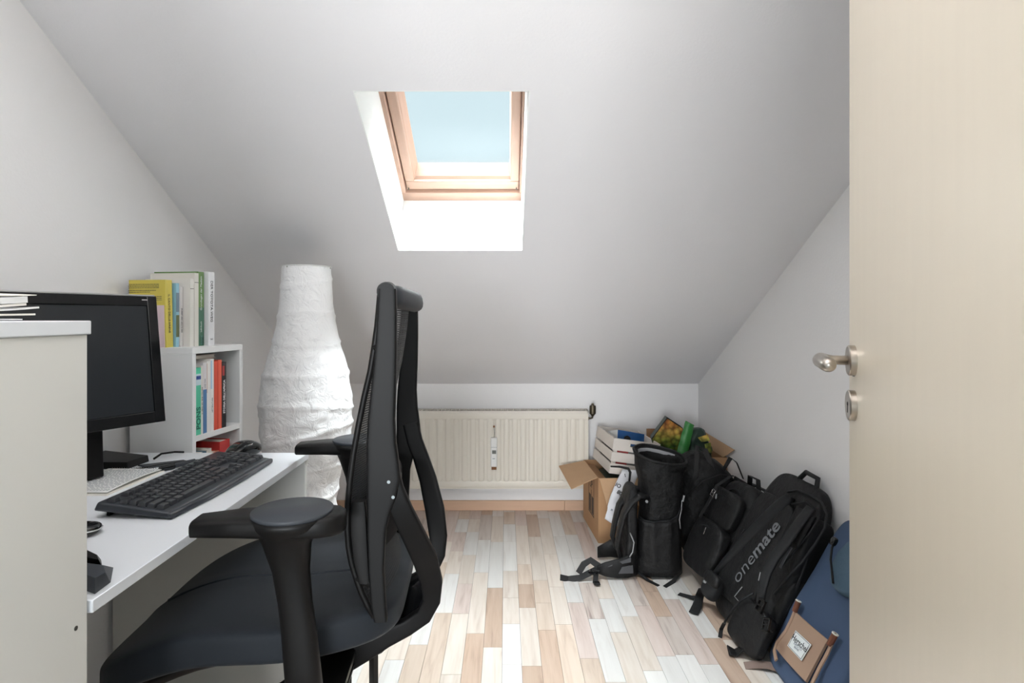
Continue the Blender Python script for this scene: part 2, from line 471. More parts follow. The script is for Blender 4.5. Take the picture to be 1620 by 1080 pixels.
# roof window: local frame x across, y up the slope, z outward
win = empty('window_1', Vector(((SX0 + SX1) / 2, SYb, zc(SYb))) + NV * (TH + 0.0), (0, 0, 0))
win.rotation_euler = Matrix((Vector((-1, 0, 0)), -DV, NV)).transposed().to_euler()   # local x points to the left of the room
win['kind'] = 'structure'
WW = SX1 - SX0; WL = (SYb - SYt) / DV.y
x0, x1 = -WW / 2, WW / 2
fz0, fz1 = -0.0, 0.09
LW, RW = 0.070, 0.052      # visible timber left (+x) and right (-x)
by = 0.050
MB().bb(x0, x1, 0.0, by, fz0, fz1).build('frame_rail', M_pine2, win, bevel=0.003)
MB().bb(x0, x1, WL - 0.035, WL, fz0, fz1).build('frame_rail', M_pine2, win, bevel=0.003)
MB().bb(x0, x0 + 0.012, by, WL - 0.035, fz0, fz1).build('frame_stile', M_pine, win, bevel=0.003)
MB().bb(x1 - 0.020, x1, by, WL - 0.035, fz0, fz1).build('frame_stile', M_pine, win, bevel=0.003)
sz0, sz1 = 0.014, 0.095
sy0, sy1 = by + 0.004, by + 0.052
MB().bb(x0 + 0.014, x1 - 0.023, sy0, sy1, sz0, sz1).build('sash_rail', M_pine2, win, bevel=0.004)
MB().bb(x0 + 0.014, x1 - 0.023, WL - 0.077, WL - 0.039, sz0, sz1).build('sash_rail', M_pine2, win, bevel=0.004)
MB().bb(x1 - LW + 0.012, x1 - 0.023, sy1, WL - 0.077, sz0, sz1).build('sash_stile', M_pine, win, bevel=0.004)
MB().bb(x0 + 0.014, x0 + RW - 0.004, sy1, WL - 0.077, sz0, sz1).build('sash_stile', M_pine, win, bevel=0.004)
gy0, gy1 = sy1, WL - 0.077; gx0, gx1 = x0 + RW - 0.004, x1 - LW + 0.012
MB().hexa([(gx0, gy0, .024), (gx1, gy0, .024), (gx1, gy0, .07), (gx0, gy0, .07), (gx0, gy0 + .012, .032), (gx1, gy0 + .012, .032), (gx1, gy0 + .045, .07), (gx0, gy0 + .045, .07)]).build('glazing_bead', M_pine2, win)
MB().hexa([(gx0, gy1, .02), (gx1, gy1, .02), (gx1, gy1, .07), (gx0, gy1, .07), (gx0, gy1 - .004, .024), (gx1, gy1 - .004, .024), (gx1, gy1 - .02, .07), (gx0, gy1 - .02, .07)]).build('glazing_bead', M_pine2, win)
MB().hexa([(gx1, gy0, .024), (gx1, gy1, .024), (gx1, gy1, .07), (gx1, gy0, .07), (gx1 - .004, gy0, .028), (gx1 - .004, gy1, .028), (gx1 - .016, gy1, .07), (gx1 - .016, gy0, .07)]).build('glazing_bead', M_pine, win)
MB().hexa([(gx0, gy0, .024), (gx0, gy1, .024), (gx0, gy1, .07), (gx0, gy0, .07), (gx0 + .001, gy0, .028), (gx0 + .001, gy1, .028), (gx0 + .004, gy1, .07), (gx0 + .004, gy0, .07)]).build('glazing_bead', M_pine, win)
MB().bb(gx0, gx1, gy0, gy1, 0.0705, 0.0765).build('pane', M_glass, win)
for sx_ in (x0 + 0.024, x1 - 0.032):
    MB().lathe([(0.006, 0.0025), (0.013, 0.0025)], 8, (sx_, by + 0.015, 0.0)).build('hinge_screw', M_screw, win)

# floor strips
SW = 0.0645
col0 = math.floor((XL - (-0.012)) / SW)
cut = MB(); ncut = 0; strips = []
for ci in range(col0, 40):
    xa = -0.012 + ci * SW; xb = xa + SW
    xa_, xb_ = max(xa, XL + 0.001), min(xb, XR - 0.001)
    if xb_ - xa_ < 0.004: continue
    y = 0.16 - random.random() * 0.3
    if ci % 3: pass
    while y < YB:
        ln = random.choice([0.2, 0.25, 0.3, 0.34, 0.38, 0.44, 0.5])
        y2 = y + ln
        strips.append((xa_, xb_, max(y, -0.28), min(y2, YB - 0.0)))
        y = y2
random.shuffle(strips)
def vis(s_):
    xm, ym = (s_[0] + s_[1]) / 2, (s_[2] + s_[3]) / 2
    return ym > 1.65 and xm > -0.45
far = [s_ for s_ in strips if vis(s_)]
far.sort(key=lambda s_: -s_[0] * 0)
meshes = {}
wts = [7, 6, 4, 3, 3, 2]
last = None
joined = {i: MB() for i in range(6)}
cnt = 0
for s_ in strips:
    if s_[3] - s_[2] < 0.02: continue
    wi = random.choices(range(6), wts)[0]
    g = 0.0005
    if vis(s_) and cnt < 298:
        cnt += 1
        o = MB().bb(-(s_[1] - s_[0]) / 2 + g, (s_[1] - s_[0]) / 2 - g, -(s_[3] - s_[2]) / 2 + g, (s_[3] - s_[2]) / 2 - g, -0.006, 0).build('plank', WOODS[wi], floor)
        o.location = ((s_[0] + s_[1]) / 2, (s_[2] + s_[3]) / 2, 0)
    else:
        joined[wi].bb(s_[0] + g, s_[1] - g, s_[2] + g, s_[3] - g, -0.006, 0)
for wi, mb in joined.items():
    mb.build('remaining_planks', WOODS[wi], floor, kind='stuff')

# baseboards
bb_ = MB().bb(XL + 0.001, 0.345, YB - 0.014, YB - 0.001, 0.0, 0.058).build('baseboard_back', M_base, bevel=0.002, kind='structure')
MB().bb(0.346, XR - 0.001, YB - 0.014, YB - 0.001, 0.0, 0.058).build('board', M_base, bb_, bevel=0.002)
MB().bb(XL + 0.001, XL + 0.014, 0.17, YB - 0.015, 0.0, 0.058).build('baseboard_left', M_base, bevel=0.002, kind='structure')
MB().bb(XR - 0.014, XR - 0.001, 0.17, YB - 0.015, 0.0, 0.058).build('baseboard_right', M_base, bevel=0.002, kind='structure')

# ------------------------------------------------------------------ door (open leaf beside the camera)
hx, hy = 0.2655, 0.165
dang = math.atan2(0.934, 0.358)                # leaf direction from hinge to free edge
door = empty('door_1', (hx, hy, 0.0), (0, 0, dang)); door['kind'] = 'structure'
DL = 0.868
leaf = MB().bb(0, DL, -0.042, 0, 0.008, 2.0).build('door_leaf', M_door, door, bevel=0.0025)
hd = MB().lathe([(0.0, 0.0245), (0.0085, 0.0245), (0.0100, 0.0225)], 32, (DL - 0.045, 0, 1.062), 'Y').build('handle_rosette', M_steel, door, smooth=True)
# lever: neck, elbow and grip towards the hinge
nx = DL - 0.045
P = [(nx, 0.008, 1.062), (nx, 0.030, 1.062), (nx, 0.040, 1.062), (nx - 0.005, 0.047, 1.062), (nx - 0.014, 0.050, 1.062), (nx - 0.04, 0.051, 1.062), (nx - 0.085, 0.053, 1.062), (nx - 0.112, 0.053, 1.062), (nx - 0.120, 0.052, 1.062), (nx - 0.1225, 0.051, 1.062)]
lv = MB().tube(P, [0.0075, 0.0075, 0.0095, 0.0115, 0.0120, 0.0115, 0.0112, 0.0108, 0.0085, 0.003], 20).build('lever_handle', M_steel, door, smooth='all')
kr = MB().lathe([(0.0, 0.0245), (0.0085, 0.0245), (0.0100, 0.0225)], 32, (DL - 0.045, 0, 0.990), 'Y').build('keyhole_rosette', M_steel, door, smooth=True)
MB().box((DL - 0.045, 0.0101, 0.984), (0.0035, 0.0006, 0.012)).lathe([(0.0098, 0.0034), (0.0105, 0.0034)], 12, (DL - 0.045, 0, 0.992), 'Y').build('keyhole', M_dark, kr)
MB().box((DL - 0.045, 0.0015, 1.062 - 0.0245), (0.004, 0.003, 0.002)).build('grub_screw', M_screw, hd)
for hz in (0.25, 1.75):
    MB().lathe([(hz - 0.045, 0.008), (hz + 0.045, 0.008)], 14, (-0.002, 0.006, 0)).build('hinge', M_steel, door, smooth=True)

# ------------------------------------------------------------------ radiator
rx0, rx1, rz0, rz1 = -0.606, 0.472, 0.155, 0.600
ryf, ryb = 3.318, 3.402
rad = empty('radiator', ((rx0 + rx1) / 2, ryb, rz0), label='cream ribbed panel radiator on the low back wall under the slope', cat='radiator')
m = MB()
prof = []
npan = 22; p_ = (rx1 - rx0 - 0.03) / npan
m.bb(rx0 + 0.004, rx1 - 0.004, ryf + 0.004, ryf + 0.014, rz0, rz1 - 0.004)
# top, bottom rounded headers
m.build('front_panel', M_rad, rad, world=True)
hdr = MB()
hdr.sweep([((rx0 + 0.004, ryf + 0.006, rz1 - 0.030), (0, 0.006, 0), (0, 0, 0.022)), ((rx1 - 0.004, ryf + 0.006, rz1 - 0.030), (0, 0.006, 0), (0, 0, 0.022))], 4, 12)
hdr.sweep([((rx0 + 0.004, ryf + 0.006, rz0 + 0.026), (0, 0.006, 0), (0, 0, 0.020)), ((rx1 - 0.004, ryf + 0.006, rz0 + 0.026), (0, 0.006, 0), (0, 0, 0.020))], 4, 12)
hdr.build('header_channels', M_rad, rad, world=True, smooth=True)
rib0 = None
for i in range(npan):
    xc = rx0 + 0.015 + p_ * (i + 0.5)
    if rib0 is None:
        mb = MB()
        rows = []
        for zz, a in ((0.0, 0.35), (0.006, 0.85), (0.014, 1), (0.348, 1), (0.356, 0.85), (0.362, 0.35)):
            rows.append(((0, 0, zz), ((p_ / 2 - 0.006) * a, 0, 0), (0, 0.0065 * (0.4 + 0.6 * a), 0)))
        mb.sweep(rows, 3.0, 12)
        rib0 = mb.build('rib', M_rad, rad, smooth=True)
        rib0.location = wm(rad).inverted() @ Vector((xc, ryf + 0.005, rz0 + 0.042))
    else:
        share(rib0, rad, wm(rad).inverted() @ Vector((xc, ryf + 0.005, rz0 + 0.042)))
MB().bb(rx0 + 0.004, rx1 - 0.004, ryb - 0.012, ryb - 0.002, rz0, rz1 - 0.004).build('back_panel', M_rad, rad, world=True)
MB().bb(rx0, rx0 + 0.004, ryf, ryb, rz0 + 0.01, rz1).build('side_cover', M_rad, rad, world=True)
MB().bb(rx1 - 0.004, rx1, ryf, ryb, rz0 + 0.01, rz1).build('side_cover', M_rad, rad, world=True)
MB().bb(rx0 + 0.006, rx1 - 0.006, ryf + 0.016, ryb - 0.014, rz0 + 0.01, rz1 - 0.016).build('convector_fins', M_dark, rad, world=True)
g = MB()
g.bb(rx0, rx1, ryf, ryf + 0.005, rz1 - 0.010, rz1); g.bb(rx0, rx1, ryb - 0.006, ryb, rz1 - 0.006, rz1)
nb = 96
for i in range(nb + 1):
    xx = rx0 + (rx1 - rx0) * i / nb
    g.bb(xx - 0.0026, xx + 0.0026, ryf + 0.004, ryb - 0.004, rz1 - 0.005, rz1)
g.build('top_grille', M_rad, rad, world=True)
for xx in (rx0 + 0.15, rx1 - 0.15):
    MB().bb(xx - 0.015, xx + 0.015, ryb - 0.002, YB, rz1 - 0.15, rz1 - 0.05).build('wall_bracket', M_rad, rad, world=True)
    MB().bb(xx - 0.015, xx + 0.015, ryb - 0.002, YB, rz0 + 0.03, rz0 + 0.1).build('wall_bracket', M_rad, rad, world=True)
# heat meter
ax = (781.5 - 800) * 3.31 / 920
hm = MB().bb(ax - 0.018, ax + 0.018, ryf - 0.026, ryf - 0.001, 0.287, 0.452).build('heat_meter', M_plw, rad, world=True, bevel=0.004)
MB().bb(ax - 0.010, ax + 0.012, ryf - 0.0272, ryf - 0.0258, 0.362, 0.382).build('display', M_lcd, hm, world=True)
MB().bb(ax - 0.008, ax + 0.006, ryf - 0.0266, ryf - 0.0258, 0.333, 0.336).build('print_mark', M_ink2, hm, world=True)
MB().bb(ax - 0.017, ax + 0.017, ryf - 0.0262, ryf - 0.0255, 0.3985, 0.4).build('print_mark', M_ink2, hm, world=True)
MB().tube([(ax + 0.001, ryf - 0.012, 0.452), (ax + 0.003, ryf - 0.008, 0.475), (ax, ryf - 0.005, 0.505)], 0.0014, 6).build('hanger_wire', M_screw, hm, world=True)
MB().lathe([(-0.006, 0.006), (0.002, 0.006)], 10, (ax, ryf - 0.002, 0.512), 'Y').build('rust_spot', M_rust, rad, world=True)
MB().bb(ax - 0.014, ax + 0.014, ryf - 0.012, ryf - 0.001, 0.268, 0.286).build('mounting_bracket', M_rust, rad, world=True)
# air valve on the top right corner
vx = (938 - 800) * 3.34 / 920
vl = MB().lathe([(0.565, 0.006), (0.572, 0.010), (0.580, 0.018), (0.618, 0.0185), (0.626, 0.017), (0.628, 0.008), (0.640, 0.006)], 18, (vx, 3.35, 0)).build('air_valve', M_bronze, rad, world=True, smooth=True)
MB().tube([(rx1, 3.35, 0.553), (vx - 0.012, 3.35, 0.553), (vx - 0.002, 3.35, 0.556), (vx, 3.35, 0.570)], 0.0055, 10).lathe([(rx1 - 0.001, 0.010), (rx1 + 0.008, 0.010)], 6, (0, 3.35, 0.553), 'X').build('valve_elbow', M_bronze, rad, world=True, smooth=True)

# ------------------------------------------------------------------ desk
DX, DY0, DY1, DZ = -0.571, 0.804, 1.686, 0.740
desk = empty('desk', ((XL + DX) / 2, (DY0 + DY1) / 2, 0), label='white desk with thin top standing along the left wall', cat='desk')
MB().bb(XL + 0.002, DX, DY0, DY1, DZ - 0.018, DZ).build('desktop', M_desk, desk, world=True, bevel=0.0012)
MB().bb(XL + 0.016, DX - 0.004, DY1 - 0.020, DY1 - 0.004, 0.0, DZ - 0.018).build('end_panel', M_beige, desk, world=True, bevel=0.001)
MB().bb(XL + 0.016, DX - 0.22, DY0 + 0.002, DY0 + 0.018, 0.0, DZ - 0.018).build('end_panel', M_beige, desk, world=True, bevel=0.001)
MB().bb(XL + 0.018, XL + 0.034, DY0 + 0.019, DY1 - 0.021, 0.42, DZ - 0.018).build('back_panel', M_beige, desk, world=True)
# tall cabinet at the near end
cab = empty('cabinet', (-0.857, 0.49, 0), label='tall white cabinet in the left foreground with papers on top', cat='cabinet')
CZT = 1.1265
MB().bb(XL + 0.002, DX, 0.18, 0.802, CZT - 0.0190, CZT).build('top_board', M_desk, cab, world=True, bevel=0.0015)
MB().bb(XL + 0.004, DX - 0.0035, 0.184, 0.7985, 0.06, CZT - 0.019).build('carcass', M_beige, cab, world=True, bevel=0.001)
MB().bb(XL + 0.02, DX - 0.03, 0.19, 0.79, 0.0, 0.06).build('plinth', M_beige, cab, world=True)
q = onz  # unused alias kept short
sy = 0.571 * 920 / (800 - 124); 
MB().lathe([(DX - 0.0045, 0.0032), (DX - 0.0028, 0.0032)], 12, (0, sy, CZ - (993.5 - CY) * sy / FPX), 'X').build('screw_cap', M_screw, cab, world=True)

# papers on the cabinet
def sheets(name, yb, zb, dz, wgt, curl, label, n, yend):
    o = MB().slab(lambda u, v: (-0.60 - 0.20 * v, 0.45 + (yend - 0.45) * u, zb + curl * max(0, (u - 0.55) / 0.45) ** 2 + 0.0012 * math.sin(7 * v + n)), 14, 4, wgt)
    ob = o.build(name, M_page if n % 2 else M_plw, world=True, loc=(-0.70, 0.6, zb), smooth=True)
    tag(ob, label, 'paper', 'papers stacked on the cabinet')
    return ob
lab = ['bottom sheet of the curled paper stack on the white cabinet', 'second booklet from the bottom of the stack on the cabinet',
       'third booklet up, its corner curling highest towards the desk', 'short middle booklet of the paper stack on the cabinet', 'cream thick booklet near the top of the paper stack', 'thin sheet lying over the cream booklet', 'topmost white sheet of the paper stack on the cabinet']
zz = CZT + 0.0012
for i, (th, cu, ye) in enumerate([(0.0014, 0.0000, 0.722), (0.0022, 0.0016, 0.742), (0.0022, 0.0062, 0.748), (0.0030, 0.0062, 0.728), (0.0080, 0.0052, 0.730), (0.0012, 0.0042, 0.744), (0.0010, 0.0030, 0.688)]):
    sheets('paper_sheet' if th < 0.002 else 'booklet', 0, zz + th / 2, 0, th, cu, lab[i], i, ye)
    zz += th + 0.0014 + (0.0006 if i < 3 else 0.0012)

# ------------------------------------------------------------------ monitor
mroot = empty('monitor', (-1.045, 1.30, DZ), label='black flat monitor on the desk, switched off, behind the cabinet', cat='monitor')
e1 = Vector((0.49, 0.87, 0)).normalized(); nn = Vector((e1.y, -e1.x, 0))
cor = Vector((-0.859, 1.47, 0.870))
MWD, MHT = 0.475, 0.315
def mp_(a, b_, c): return cor - e1 * a + Vector((0, 0, b_)) - nn * (c + 0.13 * max(b_, -0.03))      # a from right edge, b height, c behind
def mbox(mb, a0, a1, b0, b1, c0, c1):
    return mb.hexa([mp_(a0, b0, c0), mp_(a1, b0, c0), mp_(a1, b1, c0), mp_(a0, b1, c0), mp_(a0, b0, c1), mp_(a1, b0, c1), mp_(a1, b1, c1), mp_(a0, b1, c1)])
mbox(MB(), 0, MWD, 0, MHT, 0.006, 0.035).build('housing', M_gloss, mroot, world=True, bevel=0.008)
mbox(MB(), 0.03, MWD - 0.03, 0.03, MHT - 0.05, 0.036, 0.06).build('back_shell', M_blk, mroot, world=True, bevel=0.01)
bz = MB(); bw = 0.024
mbox(bz, 0, bw, 0, MHT, 0, 0.007); mbox(bz, MWD - bw, MWD, 0, MHT, 0, 0.007); mbox(bz, bw, MWD - bw, MHT - bw, MHT, 0, 0.007); mbox(bz, bw, MWD - bw, 0, bw + 0.004, 0, 0.007)
bez = bz.build('bezel', M_gloss, mroot, world=True, bevel=0.0015)
mbox(MB(), 0.002, MWD - 0.002, MHT + 0.0002, MHT + 0.004, 0.004, 0.030).build('top_trim', M_silver, mroot, world=True, bevel=0.001)
mbox(MB(), bw + 0.001, MWD - bw - 0.001, bw + 0.005, MHT - bw - 0.001, 0.0035, 0.006).build('screen', M_screen, mroot, world=True)
mbox(MB(), 0.024, 0.037, MHT - 0.0105, MHT - 0.008, -0.0003, 0.001).build('maker_mark', M_silver, bez, world=True)
mbox(MB(), 0.12, 0.30, -0.02, 0.12, 0.061, 0.075).build('neck', M_blk, mroot, world=True)
mbox(MB(), 0.12, 0.30, -0.118, 0.02, 0.050, 0.075).build('neck_foot', M_blk, mroot, world=True, bevel=0.003)
MB().bb(-1.12, -0.985, 1.17, 1.41, DZ, DZ + 0.012).build('base_plate', M_blk, mroot, world=True, bevel=0.002)
tag(MB().hexa([(-1.128, 1.50, DZ), (-0.976, 1.50, DZ), (-0.970, 1.583, DZ), (-1.128, 1.640, DZ), (-1.128, 1.50, DZ + 0.018), (-0.978, 1.502, DZ + 0.018), (-0.972, 1.581, DZ + 0.018), (-1.128, 1.638, DZ + 0.018)]).build('docking_box', M_blk, world=True, loc=(-1.05, 1.56, DZ), bevel=0.002), 'flat black electronics box on the desk between monitor foot and bookshelf', 'electronics')

# ------------------------------------------------------------------ keyboard
A = Vector((-0.6465, 1.121, DZ)); B = Vector((-0.6285, 1.566, DZ))
kl = (B - A).length; ky = math.atan2((B - A).y, (B - A).x)          # local x along the keyboard (left to right), local y away from user
kb = empty('keyboard', A, (R(5.5), 0, ky), label='black full-size keyboard near the desk edge', cat='keyboard')
# rotation: first tilt about its long axis, then turn
KD = 0.155
kbody = MB().hexa([(0, 0, 0.002), (kl, 0, 0.002), (kl, KD, 0.001), (0, KD, 0.001), (0.004, 0.006, 0.014), (kl - 0.004, 0.006, 0.014), (kl - 0.004, KD - 0.004, 0.018), (0.004, KD - 0.004, 0.018)]).build('keyboard_body', M_kbed, kb, bevel=0.004, bseg=3)
MB().sweep([((0.003, 0.004, 0.007), (0, 0.006, 0), (0, 0, 0.006)), ((kl * 0.3, -0.003, 0.007), (0, 0.007, 0), (0, 0, 0.006)), ((kl * 0.6, -0.003, 0.007), (0, 0.007, 0), (0, 0, 0.006)), ((kl - 0.003, 0.004, 0.007), (0, 0.006, 0), (0, 0, 0.006))], 3, 12).build('front_lip', M_kbed, kb, smooth='all')
MB().bb(0.02, 0.045, KD - 0.02, KD - 0.014, -0.013, 0.004).build('foot', M_blk, kb)
MB().bb(kl - 0.045, kl - 0.02, KD - 0.02, KD - 0.014, -0.013, 0.004).build('foot', M_blk, kb)
U = 0.0188
kcache = {}
def key(cx, cy, wu, hu=1.0):
    kk = (wu, hu); z0 = 0.0135 + 0.0035 * cy / KD
    if kk not in kcache:
        a = wu * U / 2 - 0.0011; b_ = hu * U / 2 - 0.0011
        o = MB().hexa([(-a, -b_, 0), (a, -b_, 0), (a, b_, 0), (-a, b_, 0), (-a + .0028, -b_ + .0026, .0085), (a - .0028, -b_ + .0026, .0085), (a - .0028, b_ - .0018, .0085), (-a + .0028, b_ - .0018, .0085)]).build('key', M_key, kb, bevel=0.0007, bseg=1)
        o.location = (cx, cy, z0); kcache[kk] = o
    else:
        share(kcache[kk], kb, (cx, cy, z0))
ox, oy = 0.010, 0.020
rows_ = [
    [(1.25, 3), (6.25, 1), (1.25, 4)],
    [(2.25, 1), (1, 10), (2.75, 1)],
    [(1.75, 1), (1, 11), (2.25, 1)],
    [(1.5, 1), (1, 12), (1.5, 1)],
    [(1, 13), (2, 1)],
]
for ri, row in enumerate(rows_):
    xx = 0
    for wu, c in row:
        for _ in range(c):
            key(ox + (xx + wu / 2) * U, oy + (ri + 0.5) * U, wu); xx += wu
fy = oy + 5.75 * U
key(ox + 0.5 * U, fy, 1)
for gi in range(3):
    for k_ in range(4): key(ox + (2.0 + gi * 4.45 + k_ + 0.5) * U, fy, 1)
nx0 = 15.35
for c_ in range(3):
    key(ox + (nx0 + c_ + 0.5) * U, fy, 1); key(ox + (nx0 + c_ + 0.5) * U, oy + 4.5 * U, 1); key(ox + (nx0 + c_ + 0.5) * U, oy + 3.5 * U, 1)
    key(ox + (nx0 + c_ + 0.5) * U, oy + 0.5 * U, 1)
key(ox + (nx0 + 1.5) * U, oy + 1.5 * U, 1)
nm = 18.7
for r_ in range(5):
    for c_ in range(4):
        if r_ == 0 and c_ in (1, 3): continue
        if c_ == 3 and r_ in (2, 3): continue
        if r_ == 0 and c_ == 0: key(ox + (nm + 1.0) * U, oy + 0.5 * U, 2); continue
        if c_ == 3 and r_ == 1: key(ox + (nm + 3.5) * U, oy + 1.0 * U, 1, 2); continue
        key(ox + (nm + c_ + 0.5) * U, oy + (r_ + 0.5) * U, 1)
key(ox + (nm + 3.5) * U, oy + 3.0 * U, 1, 2)
# mouse
ms = empty('computer_mouse', (-0.735, 1.635, DZ), (0, 0, R(65)), label='black computer mouse beside the far end of the keyboard', cat='mouse')
def msh(p):
    t = (p.x / 0.055 + 1) / 2
    p.z *= 0.55 + 0.6 * math.sin(min(1, max(0, t)) * math.pi * 0.8 + 0.25); p.y *= 0.86 + 0.16 * math.cos((t - 0.3) * 3)
    return p
MB().soft(0.112, 0.062, 0.040, 2.6, 10, msh).build('mouse_body', M_gloss, ms, smooth='all')
MB().box((0.03, 0, 0.031), (0.016, 0.006, 0.010)).build('scroll_wheel', M_blk, ms, bevel=0.002)
# cables
tag(MB().tube([(-0.79, 1.60, DZ + 0.003), (-0.84, 1.585, DZ + 0.003), (-0.90, 1.545, DZ + 0.003), (-0.95, 1.49, DZ + 0.003), (-0.962, 1.42, DZ + 0.003), (-0.965, 1.30, DZ + 0.003)], 0.0022, 6).build('keyboard_cable', M_blk, world=True, loc=(-0.85, 1.5, DZ), smooth='all'), 'thin black cable crossing the desk from the mouse to the monitor foot', 'cable')
tag(MB().tube([(-0.968, 1.60, DZ + 0.003), (-0.965, 1.63, DZ + 0.010), (-0.945, 1.66, DZ + 0.008), (-0.93, 1.68, DZ + 0.003)], 0.003, 6).build('monitor_cable', M_blk, world=True, loc=(-0.95, 1.62, DZ), smooth='all'), 'short black cable arching off the back corner of the desk beside the shelf', 'cable')
# notebook with handwriting
nbk = empty('notebook', (-0.98, 1.38, DZ), label='open ruled notebook with handwriting in front of the monitor', cat='notebook')
n1 = [onz(168, 779.5, DZ + 0.006), onz(150, 775, DZ + 0.006)]
nr = Vector((-0.8745, 1.275, 0)); nf_ = Vector((-0.868, 1.46, 0))
dirn = (nf_ - nr).normalized(); bk = Vector((-dirn.y, dirn.x, 0))
def nbp(a, b_, z): return nr + dirn * a + bk * b_ + Vector((0, 0, z))
MB().hexa([nbp(0, 0, DZ), nbp(.205, 0, DZ), nbp(.205, .148, DZ), nbp(0, .148, DZ), nbp(0, 0, DZ + .004), nbp(.205, 0, DZ + .004), nbp(.205, .148, DZ + .004), nbp(0, .148, DZ + .004)]).build('page_block', M_page, nbk, world=True)
MB().slab(lambda u, v: nbp(0.003 + .2 * u, 0.002 + .144 * v, DZ + 0.0065 + 0.004 * math.sin(u * 3.1) * (1 - v)), 8, 4, 0.0008).build('written_page', M_plw, nbk, world=True, smooth=True)
lnm = MB(); random.seed(5)
for i in range(17):
    b0 = 0.010 + i * 0.0075; a = 0.012
    while a < 0.185:
        wd = random.uniform(0.006, 0.016)
        zz_ = DZ + 0.0074 + 0.004 * math.sin(((a + wd / 2) - .003) / .2 * 3.1) * (1 - (b0 - .002) / .144)
        lnm.box(nbp(a + wd / 2, b0, zz_), (0.0009, wd, 0.0004), Euler((0, 0, random.uniform(-.05, .05)))); a += wd + 0.004
lnm.build('handwriting', M_ink2, nbk, world=True, kind='stuff')
sp = MB()
for i in range(22):
    sp.tube([nbp(0.203, 0.006 + i * 0.0063, DZ + 0.003), nbp(0.207, 0.006 + i * 0.0063, DZ + 0.0085), nbp(0.211, 0.006 + i * 0.0063, DZ + 0.003)], 0.0006, 4)
sp.build('wire_spiral', M_screw, nbk, world=True, kind='stuff')
tag(MB().hexa([onz(218, 737, DZ), onz(236, 741, DZ), onz(300, 731.5, DZ), onz(290, 728.5, DZ), onz(218, 737, DZ) + Vector((0, 0, .003)), onz(236, 741, DZ) + Vector((0, 0, .003)), onz(300, 731.5, DZ) + Vector((0, 0, .003)), onz(290, 728.5, DZ) + Vector((0, 0, .003))]).build('ruler', M_pad, world=True, loc=(-0.86, 1.55, DZ)), 'flat dark grey ruler lying between notebook and keyboard', 'ruler')
pen = empty('marker_pen', onz(282, 735, DZ + 0.008), (0, 0, R(62)), label='stubby black marker pen behind the keyboard', cat='pen')
MB().lathe([(-0.045, 0.004), (-0.04, 0.0065), (0.02, 0.0065), (0.045, 0.0065)], 12, axis='X').build('barrel', M_pad, pen, smooth=True)
MB().lathe([(-0.047, 0.0075), (-0.012, 0.0078)], 12, axis='X').build('cap', M_gloss, pen, smooth=True)
# things half hidden behind the cabinet edge
g2 = empty('desk_organizer', (-0.70, 0.86, DZ), (0, 0, R(0)), label='black two-step desk tray by the cabinet edge', cat='tray')
def hexw(z0, z1, pts, ins=0.0):
    return [(*p, z0) for p in pts] + [(*p, z1) for p in pts]
def dp(px, py, z):
    v = onz(px, py, z); return (v.x, v.y)
MB().hexa([Vector((*dp(150, 940, DZ), DZ)), Vector((*dp(175.5, 921, DZ), DZ)), Vector((*dp(166, 906, DZ + .0), DZ)) + Vector((-.0, .02, 0)), Vector((-0.74, 0.90, DZ)),
           Vector((*dp(150, 914, DZ + .025), DZ + .025)), Vector((*dp(167, 905, DZ + .025), DZ + .025)), Vector((*dp(160, 903, DZ + .025), DZ + .025)) + Vector((-.01, .02, 0)), Vector((-0.74, 0.90, DZ + .025))]).build('front_step', M_pad, g2, world=True, bevel=0.001)
MB().hexa([Vector((-0.74, 0.90, DZ)), Vector((*dp(162, 896, DZ), DZ)), Vector((*dp(160, 885, DZ), DZ)), Vector((-0.74, 0.97, DZ)),
           Vector((-0.745, 0.92, DZ + .03)), Vector((*dp(156, 885, DZ + .03), DZ + .03)), Vector((*dp(153.5, 877, DZ + .03), DZ + .03)), Vector((-0.745, 0.965, DZ + .03))]).build('rear_step', M_blk, g2, world=True, bevel=0.001)
ph = empty('cordless_phone', (-0.790, 1.035, DZ), (0, 0, R(20)), label='small black rounded phone just showing past the cabinet edge', cat='phone')
MB().soft(0.12, 0.05, 0.022, 3.0, 8).build('phone_body', M_gloss, ph, smooth='all')
MB().soft(0.123, 0.053, 0.005, 3.0, 8, c=(0, 0, 0.008)).build('silver_band', M_silver, ph, smooth='all')

# ------------------------------------------------------------------ book shelf behind the desk
F0 = Vector((-0.917, 1.703, 0)); s1 = Vector((0.139, 0.990, 0)); s2 = Vector((-0.990, 0.139, 0))
sang = math.atan2(s1.y, s1.x)      # local x along the front, local y to the back
shf = empty('bookshelf', F0, (0, 0, sang), label='narrow white open bookshelf standing behind the far end of the desk', cat='bookshelf')
SWD, SDP, SHT = 0.250, 0.205, 1.043
MB().bb(0, 0.016, 0, SDP, 0, SHT - 0.019).build('side_panel', M_white, shf, bevel=0.001)
MB().bb(SWD - 0.016, SWD, 0, SDP, 0, SHT - 0.019).build('side_panel', M_white, shf, bevel=0.001)
MB().bb(0, SWD, 0, SDP, SHT - 0.0188, SHT).build('top_board', M_white, shf, bevel=0.001)
for z in (0.764, 0.50, 0.25, 0.03):
    MB().bb(0.0162, SWD - 0.0162, 0.001, SDP - 0.006, z, z + 0.018).build('shelf_board', M_white, shf, bevel=0.001)
MB().bb(0.017, SWD - 0.017, SDP - 0.005, SDP - 0.001, 0.03, SHT - 0.02).build('back_board', M_white, shf)
bcache = {}
def bmat(name, c, r=0.45):
    if name not in bcache: bcache[name] = mat('cover_' + name, c, r)
    return bcache[name]
